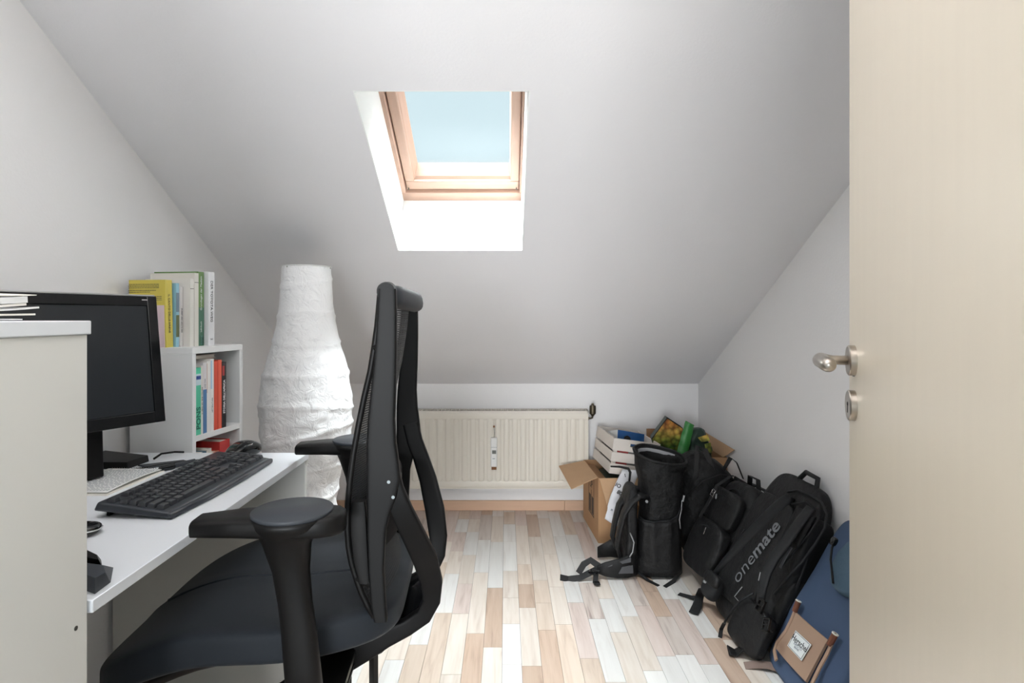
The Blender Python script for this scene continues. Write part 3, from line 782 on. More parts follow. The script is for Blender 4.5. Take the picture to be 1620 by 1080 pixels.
def book(t0, t1, d0, dep, z, h, col, label, group, lean=0.0, extras=None, colname=None):
    """upright book: spine at d0, thickness t0..t1"""
    p = wm(shf) @ Vector((t0, d0, z))
    o = empty('book', p, (0, lean, sang) if not lean else (Matrix.Rotation(sang, 3, 'Z') @ Matrix.Rotation(lean, 3, 'Y')).to_euler(), label, 'book', group)
    th = t1 - t0 - 0.0006
    cv = MB()
    c_ = 0.0016
    cv.bb(0, c_, 0, dep, 0, h); cv.bb(th - c_, th, 0, dep, 0, h); cv.bb(c_, th - c_, 0, c_, 0, h)
    cover = cv.build('cover', bmat(colname, col), o)
    MB().bb(c_ + 0.0001, th - c_ - 0.0001, c_ + 0.0001, dep - 0.003, 0.002, h - 0.003).build('pages', M_page, o)
    if extras: extras(o, cover, th, dep, h)
    return o
def spine_patch(z0, z1, c, nm, x0=0.0, x1=1.0):
    def f(o, cv, th, dep, h):
        MB().bb(th * x0, th * x1, -0.0005, 0.0, z0, z1).build('spine_patch', bmat(nm, c), cv)
    return f
def spine_text(s_, size, m_, z, up=1, sx=1.0, bold=0.0):
    def f(o, cv, th, dep, h):
        text(s_, size, m_, cv, frame((th / 2, -0.0009, z), (0, 0, up), (-up, 0, 0)), 'spine_lettering', 0.0002, bold, sx)
    return f
def both(*fs):
    def f(o, cv, th, dep, h):
        for k in fs: k(o, cv, th, dep, h)
    return f
W_ = mat('lettering_white', (235, 235, 235), 0.6)
K_ = mat('lettering_dark', (60, 60, 64), 0.6)
G_ = mat('lettering_teal', (28, 110, 92), 0.6)
zt = SHT
grp = 'books standing on top of the bookshelf'
def yellow_extra(o, cv, th, dep, h):
    # blurb on the cover that faces the camera (x = 0 side)
    for i, (l0, l1, zz) in enumerate([(0.02, .118, .186), (0.02, .12, .181), (0.02, .12, .176), (.03, .12, .168), (.05, .12, .163), (.012, .05, .150), (.012, .045, .145), (.012, .05, .140)]):
        y = l0
        random.seed(i)
        lm = MB()
        while y < l1:
            wd = random.uniform(.003, .009); lm.bb(-0.0006, 0.0, y, min(l1, y + wd), zz, zz + 0.0016); y += wd + .0015
        lm.build('blurb_line', K_, cv, kind='stuff')
    MB().bb(-0.0006, 0, 0.004, 0.05, 0.0, 0.125).build('cover_picture', bmat('pinkpic', (222, 200, 206)), cv)
    text('IL CANTO DELLE SIRENE', 0.0105, K_, cv, frame((th / 2, -0.0009, 0.10), (0, 0, -1), (1, 0, 0)), 'spine_lettering', 0.0002)
book(0.001, 0.030, 0.085, 0.118, zt, 0.200, (214, 196, 88), 'yellow paperback with blurb facing the camera on top of the shelf', grp, -0.03, yellow_extra, 'yellow')
def pic_extra(o, cv, th, dep, h):
    MB().bb(0, th, -0.0006, 0, 0.03, h * 0.5).build('cover_picture', bmat('olive', (104, 112, 76)), cv)
    MB().bb(0, th, -0.0006, 0, h * 0.55, h * 0.85).build('cover_picture', bmat('bluegrey', (120, 140, 156)), cv)
book(0.033, 0.046, 0.078, 0.11, zt, 0.192, (150, 196, 214), 'thin light blue book with landscape picture next to the yellow one', grp, 0.0, pic_extra, 'sky')
book(0.0465, 0.0575, 0.074, 0.11, zt, 0.182, (228, 224, 222), 'thin white book with tiny spine print, between picture book and thick white book', grp, 0.0, spine_text('DIE KUNST DES LEBENS', 0.007, K_, 0.08), 'offwhite')
book(0.060, 0.077, 0.052, 0.15, zt, 0.208, (226, 222, 216), 'white hardback, left one of the thick white pair on the shelf top', grp, 0.0, spine_patch(0.176, 0.1775, (60, 58, 56), 'darkline'), 'ivory')
book(0.0775, 0.0965, 0.050, 0.15, zt, 0.226, (224, 220, 212), 'white hardback with dark line near its head, right one of the thick white pair', grp, 0.0, spine_patch(0.196, 0.1975, (60, 58, 56), 'darkline'), 'ivory2')
book(0.100, 0.1285, 0.055, 0.15, zt, 0.232, (108, 142, 84), 'tall green hardback on top of the shelf', grp, 0.0, both(spine_patch(0.0, 0.12, (74, 118, 96), 'teal', 0, 1), spine_patch(0.004, 0.032, (150, 196, 200), 'paleblue', 0.5, 0.9), spine_text('Grundlagen der Medizin', 0.011, W_, 0.165, 1), spine_text('Lehrbuch', 0.009, W_, 0.06, 1)), 'green')
book(0.132, 0.1625, 0.042, 0.16, zt, 0.234, (232, 232, 234), 'tall white book lettered down its spine, last on the shelf top', grp, 0.0, both(spine_text('DER TOYOTA WEG', 0.015, K_, 0.140, -1), spine_text('2', 0.014, K_, 0.02, -1)), 'white')
zm = 0.782
grp = 'books on the middle shelf board'
book(0.018, 0.0405, 0.002, 0.13, zm, 0.200, (84, 196, 160), 'mint green dictionary with blue and white band on its spine', grp, 0, both(spine_patch(0.148, 0.182, (206, 226, 232), 'palegreen', 0, 1), spine_patch(0.165, 0.176, (48, 86, 170), 'bandblue', 0.02, 0.98), spine_text('PONS', 0.024, G_, 0.050, 1, 1.1, 0.0006)), 'mint')
book(0.041, 0.0495, 0.002, 0.13, zm, 0.205, (226, 222, 214), 'thin cream booklet with speckled spine right of the mint dictionary', grp, 0, spine_text('IL LIBRO DEI VERBI ITALIANI', 0.0065, K_, 0.10), 'cream')
book(0.050, 0.067, 0.002, 0.13, zm, 0.213, (224, 220, 222), 'book with pale upper and blue lower spine on the middle shelf', grp, 0, both(spine_patch(0.0, 0.132, (78, 124, 172), 'midblue', 0, 1), spine_text('UWE TIMM', 0.006, K_, 0.150)), 'pale')
book(0.0675, 0.084, 0.002, 0.13, zm, 0.216, (232, 230, 228), 'white paperback with pink edge line left of the light-blue banded one', grp, 0, spine_patch(0.12, 0.21, (214, 186, 176), 'pinkline', 0.0, 0.15), 'w3')
book(0.0845, 0.1015, 0.002, 0.14, zm, 0.222, (234, 232, 230), 'white paperback with a light blue upper spine band', grp, 0, both(spine_patch(0.13, 0.218, (176, 204, 226), 'ltblue', 0.1, 0.5), spine_text('LETTERATURA', 0.007, K_, 0.08)), 'w4')
book(0.1030, 0.1215, 0.002, 0.14, zm, 0.213, (222, 84, 60), 'orange red paperback, left one of two on the middle shelf', grp, 0, spine_patch(0.0, 0.213, (206, 70, 50), 'redline', 0.86, 1.0), 'red1')
book(0.1220, 0.1405, 0.002, 0.14, zm, 0.216, (226, 92, 68), 'orange red paperback, right one of two on the middle shelf', grp, 0, spine_patch(0.0, 0.216, (238, 122, 98), 'redlight', 0.4, 0.6), 'red2')
book(0.1415, 0.1635, 0.002, 0.14, zm, 0.208, (38, 36, 38), 'black book with white capital lettering on its spine', grp, 0, both(spine_patch(0.165, 0.196, (170, 60, 56), 'darkred', 0.1, 0.6), spine_text("STORIA DELL'AFRICA", 0.0125, W_, 0.098, 1, 0.9, 0.0005)), 'black')
# book lying flat on the row
fl = empty('book', wm(shf) @ Vector((0.02, 0.03, zm + 0.2225)), (0, 0, sang), 'beige book lying flat on top of the middle row', 'book')
MB().bb(0, 0.130, 0, 0.14, 0, 0.002).bb(0, 0.130, 0, 0.14, 0.010, 0.012).bb(0, 0.13, 0.138, 0.14, 0.002, 0.010).build('cover', bmat('tanb', (196, 184, 172)), fl)
MB().bb(0.003, 0.127, 0.003, 0.137, 0.0021, 0.0099).build('pages', M_page, fl)
zl = 0.518
grp = 'books on the lower shelf board'
book(0.022, 0.040, 0.002, 0.13, zl, 0.205, (44, 84, 104), 'dark teal book on the lower shelf, nearest the side panel', grp, 0, None, 'tealb')
book(0.0405, 0.066, 0.002, 0.13, zl, 0.208, (62, 106, 130), 'blue patterned book on the lower shelf beside the teal one', grp, 0, spine_patch(0.1, 0.2, (98, 140, 160), 'pat', 0.3, 0.8), 'blueb')
book(0.067, 0.090, 0.002, 0.13, zl, 0.212, (214, 208, 200), 'cream book in the middle of the lower shelf', grp, 0, None, 'creamb')
book(0.094, 0.128, 0.002, 0.11, zl, 0.196, (204, 120, 92), 'small orange book with black dot standing before the red ones', grp, 0, spine_patch(0.165, 0.178, (40, 34, 34), 'dot', 0.2, 0.55), 'orangeb')
book(0.130, 0.182, 0.002, 0.12, zl, 0.222, (180, 44, 42), 'thick red book at the right end of the lower shelf', grp, 0, None, 'redb')

# ------------------------------------------------------------------ paper lantern floor lamp
LX, LY = -0.736, 2.15
lamp = empty('floor_lamp', (LX, LY, 0), label='tall white crumpled paper lantern floor lamp left of the radiator', cat='lamp')
prof = [(0.03, 0.118), (0.12, 0.126), (0.30, 0.118), (0.452, 0.112), (0.53, 0.118), (0.592, 0.134), (0.65, 0.155), (0.70, 0.164), (0.75, 0.167), (0.807, 0.168), (0.85, 0.165), (0.887, 0.160), (0.935, 0.152), (0.98, 0.140), (1.02, 0.127), (1.067, 0.114), (1.12, 0.104), (1.172, 0.097), (1.25, 0.091), (1.319, 0.0875)]
import bisect
def rp_(z):
    zs = [p[0] for p in prof]; i = min(max(bisect.bisect(zs, z) - 1, 0), len(zs) - 2)
    t = (z - zs[i]) / (zs[i + 1] - zs[i]); t = max(0, min(1, t))
    return prof[i][1] * (1 - t) + prof[i + 1][1] * t
NS, NR = 150, 72
random.seed(3)
ribs = []
zr = 0.05
while zr < 1.3:
    ribs.append((zr, random.uniform(-0.35, 0.35), random.uniform(0, 6.28))); zr += random.uniform(0.06, 0.13)
rings = []
for i in range(NS + 1):
    z = 0.03 + (1.319 - 0.03) * i / NS; ring = []
    for j in range(NR):
        t = 2 * math.pi * j / NR
        r = rp_(z)
        rib = 0
        for (z0, tl, ph_) in ribs:
            dz = z - (z0 + 0.16 * tl * math.sin(t + ph_) * min(1, r * 5))
            rib = max(rib, math.exp(-(dz / 0.006) ** 2))
        p = Vector((math.cos(t) * 0.16, math.sin(t) * 0.16, z))
        rug = abs(noise.noise(p * 14)) * 0.010 + abs(noise.noise(p * 32 + Vector((3, 1, 2)))) * 0.006
        amp = 1.0 if z < 1.05 else 0.35
        r2 = r * 1.0 + 0.0035 * rib - rug * amp * (1 - 0.7 * rib)
        ring.append((r2 * math.cos(t), r2 * math.sin(t), z))
    rings.append(ring)
MB().loft(rings, False, False).build('paper_shade', M_paper, lamp, smooth='all')
MB().tube([(0.088 * math.cos(a * math.pi / 24), 0.088 * math.sin(a * math.pi / 24), 1.3185) for a in range(49)], 0.0018, 6).build('top_ring', M_plw, lamp, smooth='all')
MB().lathe([(0.0, 0.13), (0.015, 0.13), (0.022, 0.11)], 32).build('base', M_plw, lamp, smooth=True)
MB().lathe([(0.022, 0.008), (1.15, 0.008)], 10).build('pole', M_screw, lamp, smooth=True)
for z in (0.45, 0.85):
    MB().lathe([(z, 0.015), (z + 0.05, 0.016)], 12).build('lamp_socket', M_plw, lamp, smooth=True)
    MB().lathe([(z + 0.05, 0.014), (z + 0.075, 0.028), (z + 0.10, 0.030), (z + 0.125, 0.018), (z + 0.13, 0.003)], 16).build('bulb', M_label, lamp, smooth=True)
for a in range(3):
    t = a * 2.094
    MB().tube([(0, 0, 1.14), (0.088 * math.cos(t), 0.088 * math.sin(t), 1.316)], 0.0018, 6).build('wire_arm', M_screw, lamp)

# small stool between desk and lamp
st = empty('stool', (-0.555, 1.795, 0), (0, 0, R(-35.5)), label='small stool with dark blue-grey seat between desk end and paper lamp', cat='stool')
MB().soft(0.30, 0.13, 0.07, 6, 8, c=(0.03, 0, 0.46)).build('seat', M_stool, st, smooth='all')
for sx_ in (-1, 1):
    for sy_ in (-1, 1):
        MB().bb(0.03 + sx_ * 0.13 - 0.01, 0.03 + sx_ * 0.13 + 0.01, sy_ * 0.05 - 0.01, sy_ * 0.05 + 0.01, 0, 0.465).build('leg', M_blk, st, bevel=0.002)

# ------------------------------------------------------------------ office chair
CHX, CHY, YAW = -0.38, 1.29, R(3.5)
ch = empty('office_chair', (CHX, CHY, 0), (0, 0, YAW), label='black swivel office chair with tall mesh back and armrests at the desk', cat='chair')
CI = wm(ch).inverted()
def cl(px, py, Y):
    return CI @ at(px, py, Y)
def rowsX(lst, Y, ty, ylist=None):
    out = []
    for i, (py, l, r) in enumerate(lst):
        Yi = ylist[i] if ylist else Y
        a = cl(l, py, Yi); b_ = cl(r, py, Yi)
        v = (a.y + b_.y) / 2
        c = (a + b_) / 2; c.y = v
        out.append((c, Vector(((b_.x - a.x) / 2, 0, 0)), Vector((0, ty, 0))))
    return out
def mir(rows): return [(Vector((c[0], -c[1], c[2])), Vector((A[0], -A[1], A[2])), Vector((B[0], -B[1], B[2]))) for c, A, B in rows]
def mirp(ps): return [Vector((p[0], -p[1], p[2])) for p in ps]
main = [(457, 600, 627), (500, 597.5, 628), (547, 595, 628), (605, 589, 627), (663, 583, 625), (700, 581, 627), (730, 581, 631), (757, 581, 634), (785, 581, 628), (809, 582, 618), (838, 582, 611), (897, 584, 608), (955, 588, 611), (980, 593, 613)]
mr_ = rowsX(main, 1.08, 0.011)
# twist the upright so its width turns towards the middle at the shoulders
back = MB().sweep(mr_, 7, 20).build('back_frame', M_blk2, ch, smooth=True, angle=50)
MB().sweep(mir(mr_), 7, 20).build('back_frame', M_blk2, ch, smooth=True, angle=50)
def strut_pts():
    P_ = [(612, 735, 1.083, 17), (622, 775, 1.085, 17), (636, 808, 1.09, 17), (654, 845, 1.11, 18), (673, 885, 1.15, 19), (683, 920, 1.18, 17), (683, 948, 1.19, 14), (671, 972, 1.195, 13), (645, 990, 1.195, 13), (610, 1007, 1.195, 15), (575, 1028, 1.195, 17), (545, 1045, 1.195, 18)]
    pts = [cl(a, b_, Y) for a, b_, Y, _ in P_]; rows = []
    for i, p in enumerate(pts):
        d = (pts[min(i + 1, len(pts) - 1)] - pts[max(i - 1, 0)]).normalized()
        hw = P_[i][3] * P_[i][2] / FPX
        b3 = Vector((0, 1, 0)); b3 = (b3 - d * b3.dot(d)).normalized(); a3 = d.cross(b3)
        rows.append((p, a3 * hw, b3 * 0.011))
    return rows
sr = strut_pts()
MB().sweep(sr, 6, 20).build('rear_strut', M_blk2, ch, smooth=True, angle=50)
MB().sweep(mir(sr), 6, 20).build('rear_strut', M_blk2, ch, smooth=True, angle=50)
web = []
for i in range(7, len(sr)):
    c = sr[i][0].copy(); half = abs(c.y); c.y = 0
    web.append((c, Vector((0, half, 0)), sr[i][1].normalized() * 0.008))
MB().sweep(web, 6, 14).build('rear_yoke', M_gloss, ch, smooth=True, angle=50)
for (a, b_) in ((615, 762), (622, 786)):
    p = cl(a, b_, 1.069)
    MB().lathe([(p.y - 0.0015, 0.0032), (p.y + 0.004, 0.0032)], 10, (p.x, 0, p.z), 'Y').build('frame_screw', M_chrome, ch)
# mesh back
edge = [(466, 597), (490, 595), (517, 592.5), (550, 588), (587, 582), (630, 572), (675, 563), (720, 555), (757, 550), (800, 546), (838, 545), (870, 547), (897, 552), (920, 559), (943, 567), (965, 577), (984, 587)]
ep = [cl(x_, y_, 1.075) for y_, x_ in edge]
def interp(P_, u):
    f = u * (len(P_) - 1); i = min(int(f), len(P_) - 2); t = f - i
    return P_[i] * (1 - t) + P_[i + 1] * t
def meshfn(u, v):
    p = interp(ep, u).copy(); half = 0.202; s_ = v * 2 - 1
    sag = 0.032 * (1 - s_ * s_)
    return (p.x + sag, s_ * half, p.z - 0.004 * (1 - s_ * s_))
MB().slab(meshfn, 40, 20, 0.0016).build('mesh_back', M_mesh, ch, smooth='all')
for sg in (1, -1):
    pts = [Vector((p.x + 0.002, sg * 0.203, p.z)) for p in ep]
    MB().tube(pts, 0.0062, 8).build('mesh_edge', M_blk, ch, smooth='all')
    # clips joining the mesh edge to the upright
    for pe, a, b_ in ((3, 600, 550), (13, 590, 926)):
        q1 = pts[pe]; q2 = cl(a, b_, 1.08); q2.y = -abs(q2.y) * (1 if sg < 0 else -1)
        MB().tube([q1, q2], 0.006, 8).build('mesh_clip', M_blk, ch, smooth=True)
MB().sweep([((ep[-1].x + 0.012, y, ep[-1].z), (0.012, 0, 0), (0, 0, 0.010)) for y in (-0.2, -0.1, 0, 0.1, 0.2)], 3, 12).build('lower_crossbar', M_blk, ch, smooth=True)
# lumbar support
lum = []
for (y_, x0_, x1_) in ((795, 553, 578), (812, 551, 580), (850, 552, 582), (890, 556, 584), (925, 566, 586)):
    a = cl(x0_, y_, 1.075); b_ = cl(x1_, y_, 1.075)
    lum.append((Vector(((a.x + b_.x) / 2, a.y + 0.012, a.z)), Vector(((b_.x - a.x) / 2 - 0.002, 0, 0)), Vector((0, 0.010, 0))))
MB().sweep(lum, 5, 12).build('lumbar_clip', M_blk, ch, smooth=True)
MB().sweep(mir(lum), 5, 12).build('lumbar_clip', M_blk, ch, smooth=True)
a = cl(566, 840, 1.075); 
MB().slab(lambda u, v: (a.x + 0.012 + 0.034 * (1 - (2 * v - 1) ** 2), (2 * v - 1) * 0.185, a.z + 0.045 - 0.11 * u), 4, 16, 0.012).build('lumbar_pad', M_blk, ch, smooth=True)
# head roll
tp = cl(611, 461, 1.085)
hr = []
for i in range(13):
    s_ = -1 + 2 * i / 12
    y = s_ * 0.212; bow = 0.030 * (1 - s_ * s_)
    e_ = 1.0 if abs(s_) < 0.95 else 0.75
    hr.append((Vector((tp.x + bow + 0.002, y, tp.z - 0.006 - 0.008 * (1 - s_ * s_))), Vector((0.0165 * e_, 0, 0.004)), Vector((-0.003, 0, 0.021 * e_))))
MB().sweep(hr, 2.6, 16).build('head_roll', M_pad, ch, smooth='all')
for sg in (-1, 1):
    MB().sweep([(Vector((tp.x, sg * 0.203, tp.z)), Vector((0.019, 0, 0)), Vector((0, 0, 0.019))), (Vector((tp.x, sg * 0.222, tp.z)), Vector((0.0165, 0, 0)), Vector((0, 0, 0.0165)))], 2.2, 20).build('roll_end_cap', M_blk2, ch, smooth=True)
# seat
sx0, sx1 = -0.335, 0.165      # local u front .. back
def seat_fn(p):
    u = (p.x - sx0) / (sx1 - sx0)
    return p
def seatf(p):
    # p.x in +-0.25, z 0..0.085
    u = (p.x + 0.28) / 0.56
    w_ = 1.0 - 0.03 * max(0, 0.25 - u) / 0.25 - 0.16 * max(0, u - 0.7) / 0.3
    y = p.y * w_
    z = p.z
    top = p.z / 0.085
    s_ = p.y / 0.25
    drop = 0.085 * max(0, (0.42 - u) / 0.42) ** 1.8
    lift = 0.016 * max(0, u - 0.6) / 0.4
    dish = -0.012 * (1 - s_ * s_) * top * min(1, max(0, u * 2.5))
    return Vector((p.x, y, z + lift - drop + dish + 0.004 * math.exp(-(s_ / 0.06) ** 2) * top))
SC = Vector((-0.115, 0.0, 0.498))
MB().soft(0.56, 0.50, 0.080, 6.0, 22, seatf, c=SC).build('seat_cushion', M_seat, ch, smooth='all')
sm_ = []
for i in range(15):
    p_ = seatf(Vector((-0.235 + 0.033 * i, -0.012, 0.0795)))
    sm_.append(SC + p_ + Vector((0, 0, 0.0005)))
MB().tube(sm_, 0.0035, 6).build('seat_seam', M_seat, ch, smooth='all')
def panf(p):
    u = (p.x + 0.24) / 0.48
    return Vector((p.x, p.y * (0.8 + 0.2 * p.z / 0.05) * (1 - 0.1 * max(0, u - 0.7) / 0.3), p.z - 0.085 * max(0, (0.44 - u) / 0.44) ** 1.8 + 0.014 * max(0, u - 0.6) / 0.4))
MB().soft(0.53, 0.47, 0.05, 4.0, 14, panf, c=SC + Vector((0.004, 0, -0.026))).build('seat_pan', M_blk, ch, smooth='all')
# armrests
def arm(sg):
    # local v of the post, pad outline in local coordinates
    v0 = sg * 0.293
    pc = Vector((0.008, v0, 0.0))
    zt_ = 0.803
    pad = MB()
    secs = [(-0.176, 0.018, 0.010, -0.006), (-0.170, 0.030, 0.014, -0.003), (-0.10, 0.040, 0.0165, 0.0), (-0.05, 0.043, 0.018, 0.0), (0.0, 0.050, 0.0185, 0.0), (0.04, 0.046, 0.0185, 0.0), (0.062, 0.038, 0.018, 0.0), (0.074, 0.026, 0.016, -0.001), (0.078, 0.012, 0.012, -0.003)]
    rows = [(Vector((pc.x + a, v0, zt_ - 0.0215 + d)), Vector((0, w_, 0)), Vector((0, 0, h))) for a, w_, h, d in secs]
    p_ob = pad.sweep(rows, 4.5, 20).build('armrest', M_blk, ch, smooth=True, angle=60)
    MB().lathe([(zt_ - 0.008, 0.064), (zt_ - 0.005, 0.0675), (zt_ - 0.001, 0.0675), (zt_ + 0.0002, 0.066)], 40, (-0.003, v0, 0)).build('armrest_pad', M_pad, p_ob, smooth=True, angle=60)
    post = [((-0.003, v0, 0.7955), 0.0655, 0.0655), ((-0.005, v0, 0.780), 0.060, 0.058), ((-0.010, v0, 0.764), 0.049, 0.044), ((-0.012, v0, 0.745), 0.040, 0.032), ((-0.006, v0, 0.70), 0.0315, 0.022), ((0.001, v0, 0.644), 0.029, 0.018), ((0.008, v0, 0.589), 0.030, 0.017), ((0.013, v0, 0.532), 0.031, 0.017), ((0.018, v0 - sg * 0.004, 0.465), 0.032, 0.018), ((0.020, v0 - sg * 0.030, 0.435), 0.033, 0.018)]
    MB().sweep([(c, (a, 0, 0), (0, b_, 0)) for c, a, b_ in post], 2.3, 28).build('arm_post', M_blk, ch, smooth='all')
    MB().sweep([((pc.x + 0.028, v0 - sg * 0.0, 0.437), (0.032, 0, 0), (0, 0, 0.012)), ((pc.x + 0.02, sg * 0.06, 0.452), (0.04, 0, 0), (0, 0, 0.012))], 4, 12).build('arm_bracket', M_blk, ch, smooth=True)
arm(-1); arm(1)
# mechanism under the seat
MB().soft(0.26, 0.17, 0.075, 4, 8, c=(0.0, 0, 0.405)).build('tilt_mechanism', M_blk, ch, smooth='all')
MB().tube([(0.0, -0.08, 0.43), (-0.06, -0.17, 0.425), (-0.12, -0.205, 0.405)], [0.008, 0.007, 0.012], 8).build('tilt_lever', M_gloss, ch, smooth='all')
MB().tube([(0.06, -0.08, 0.425), (0.06, -0.20, 0.42)], [0.006, 0.006], 8).lathe([(-0.225, 0.012), (-0.195, 0.012)], 12, (0.06, 0, 0.42), 'Y').build('tension_knob', M_blk, ch, smooth=True)
MB().lathe([(0.10, 0.028), (0.22, 0.028), (0.225, 0.018), (0.41, 0.018)], 20).build('gas_cylinder', M_blk, ch, smooth=True)
MB().lathe([(0.075, 0.04), (0.10, 0.05), (0.13, 0.042)], 20).build('base_hub', M_blk, ch, smooth=True)
lg = None; 
def caster(parent, loc, rz):
    c = MB(); 
    c.lathe([(-0.026, 0.018), (-0.024, 0.027), (-0.006, 0.028), (-0.005, 0.010), (0.005, 0.010), (0.006, 0.028), (0.024, 0.027), (0.026, 0.018)], 18, (0, 0, 0.028), 'Y')
    c.box((0, 0, 0.045), (0.03, 0.012, 0.035))
    o = c.build('caster', M_blk, parent, smooth=True); o.location = loc; o.rotation_euler = (0, 0, rz)
    return o
c0 = None
for i in range(5):
    t = R(20 + 72 * i); d = Vector((math.cos(t), math.sin(t), 0)); n_ = Vector((-d.y, d.x, 0))
    MB().sweep([(d * 0.035 + Vector((0, 0, 0.105)), n_ * 0.024, Vector((0, 0, 0.018))), (d * 0.15 + Vector((0, 0, 0.10)), n_ * 0.020, Vector((0, 0, 0.014))), (d * 0.30 + Vector((0, 0, 0.078)), n_ * 0.015, Vector((0, 0, 0.011)))], 3, 12).build('base_leg', M_blk, ch, smooth=True)
    if c0 is None: c0 = caster(ch, d * 0.29, t + 1.2)
    else: share(c0, ch, d * 0.29, (0, 0, t + 1.2 + i))

# ------------------------------------------------------------------ cardboard box by the radiator
bx = empty('cardboard_box', (0.465, 2.92, 0), (0, 0, R(3.5)), label='open brown moving box beside the radiator, white crate resting on it', cat='box')
BW, BD, BH, ct = 0.335, 0.385, 0.325, 0.005
MB().bb(0, BW, 0, ct, 0, BH).build('side_wall', M_card, bx)
MB().bb(0, BW, BD - ct, BD, 0, BH).build('side_wall', M_card, bx)
bl = MB().bb(0, ct, ct, BD - ct, 0, BH).build('side_wall', M_card, bx)
MB().bb(BW - ct, BW, ct, BD - ct, 0, BH).build('side_wall', M_card, bx)
MB().bb(ct, BW - ct, ct, BD - ct, 0, ct).build('bottom_panel', M_cardin, bx)
IB = wm(bx).inverted()
# left flap folded outward
def quad_slab(name, pts, t, m_, parent, world=True):
    a, b_, c, d = [Vector(p) for p in pts]
    return MB().slab(lambda u, v: (a * (1 - u) + b_ * u) * (1 - v) + (d * (1 - u) + c * u) * v, 2, 2, t).build(name, m_, parent, world=world)
h0 = wm(bx) @ Vector((0, 0.02, BH)); h1 = wm(bx) @ Vector((0, 0.36, BH))
quad_slab('flap', [h0, h1, at(884, 737, 3.24), at(904, 773.5, 2.90)], 0.004, M_cardl, bx)
f0 = wm(bx) @ Vector((0.005, 0, BH)); f1 = wm(bx) @ Vector((BW - 0.01, 0, BH))
quad_slab('flap', [f0, f1, f1 + Vector((-0.0, -0.03, -0.135)), at(960, 798, 2.865)], 0.004, M_cardl, bx)
f0 = wm(bx) @ Vector((BW, 0.01, BH)); f1 = wm(bx) @ Vector((BW, BD - .02, BH))
# print on the left wall: frame with symbols
pr = MB()
pr.bb(-0.0006, 0, 0.10, 0.106, 0.09, 0.29); pr.bb(-0.0006, 0, 0.23, 0.236, 0.09, 0.29); pr.bb(-0.0006, 0, 0.10, 0.236, 0.09, 0.096); pr.bb(-0.0006, 0, 0.165, 0.171, 0.09, 0.22)
pr.bb(-0.0006, 0, 0.115, 0.155, 0.10, 0.19); pr.bb(-0.0006, 0, 0.18, 0.222, 0.10, 0.19)
pr.build('printed_panel', M_print, bl)
text('UP', 0.06, M_print, bl, frame((-0.0006, 0.17, 0.25), (0, -1, 0), (0, 0, 1)), 'printed_sign')
MB().bb(ct, 0.06, 0.1, 0.4, 0.26, 0.30).build('inner_flap', M_cardin, bx)
# dark contents under the crate
tag(MB().soft(0.27, 0.36, 0.20, 4, 8, nz=0.008, nf=12).build('folded_jacket', M_dgbag, loc=(0.62, 3.14, 0.10), smooth='all'), 'dark green cloth packed inside the open moving box', 'clothing')

# (crate)
# white slatted crate on the box
cr_ = empty('wooden_crate', (0.525, 2.955, 0.342), (Matrix.Rotation(R(5), 3, 'Z') @ Matrix.Rotation(R(8.5), 3, 'Y')).to_euler(), 'white slatted wooden crate tilted on top of the moving box', 'crate')
CWd, CDp, CHt = 0.245, 0.35, 0.18
for (z0, z1) in ((0.0, 0.052), (0.062, 0.110), (0.120, 0.180)):
    MB().bb(0, 0.008, 0.008, CDp - 0.008, z0, z1).build('side_slat', M_crate, cr_, bevel=0.0012)
    MB().bb(CWd - 0.008, CWd, 0.008, CDp - 0.008, z0, z1).build('side_slat', M_crate, cr_, bevel=0.0012)
    if z0 < 0.12:
        MB().bb(0, CWd, 0, 0.008, z0, z1).build('end_slat', M_crate, cr_, bevel=0.0012)
    else:
        hs = MB(); hs.bb(0, 0.090, 0, 0.008, z0, z1); hs.bb(0.145, CWd, 0, 0.008, z0, z1); hs.bb(0.09, 0.145, 0, 0.008, z0, z0 + 0.024); hs.bb(0.09, 0.145, 0, 0.008, z1 - 0.018, z1)
        hs.build('handle_slat', M_crate, cr_)
    MB().bb(0, CWd, CDp - 0.008, CDp, z0, z1).build('end_slat', M_crate, cr_, bevel=0.0012)
for (a, b_) in ((0.010, 0.010), (CWd - 0.03, 0.010), (0.010, CDp - 0.03), (CWd - 0.03, CDp - 0.03)):
    MB().bb(a, a + 0.018, b_, b_ + 0.018, 0.004, 0.172).build('corner_post', M_crate, cr_)
for i in range(4):
    MB().bb(0.008, CWd - 0.008, 0.02 + i * 0.085, 0.075 + i * 0.085, 0.0, 0.006).build('bottom_slat', M_crate, cr_)
IC = wm(cr_)
# contents of the crate
gb = empty('product_box', IC @ Vector((0.060, 0.13, 0.130)), (Matrix.Rotation(R(18), 3, 'Z') @ Matrix.Rotation(R(12), 3, 'Y') @ Matrix.Rotation(R(-14), 3, 'X')).to_euler(), 'blue and white printed carton lying in the white crate', 'box')
Mbx = mat('carton_blue', (36, 84, 140), 0.35, var=0.3, vscale=14)
MB().bb(0, 0.165, 0, 0.11, 0, 0.075).build('carton', M_plw, gb, bevel=0.001)
MB().bb(0, 0.165, -0.0008, 0.0, 0, 0.075).build('blue_side', Mbx, gb)
MB().bb(0.02, 0.11, 0.03, 0.08, 0.075, 0.0758).build('blue_print', Mbx, gb)
MB().lathe([(-0.0015, 0.022), (-0.0005, 0.022)], 20, (0.06, 0, 0.03), 'Y').build('round_picture', M_dark, gb)
cb = tag(MB().bb(-0.07, 0.07, -0.02, 0.02, 0, 0.10).build('folder', bmat('greyfold', (150, 146, 142)), loc=IC @ Vector((0.11, 0.05, 0.012)), rot=(0, R(8), R(-6)), bevel=0.002), 'grey folder standing inside the crate behind its front slats', 'folder')
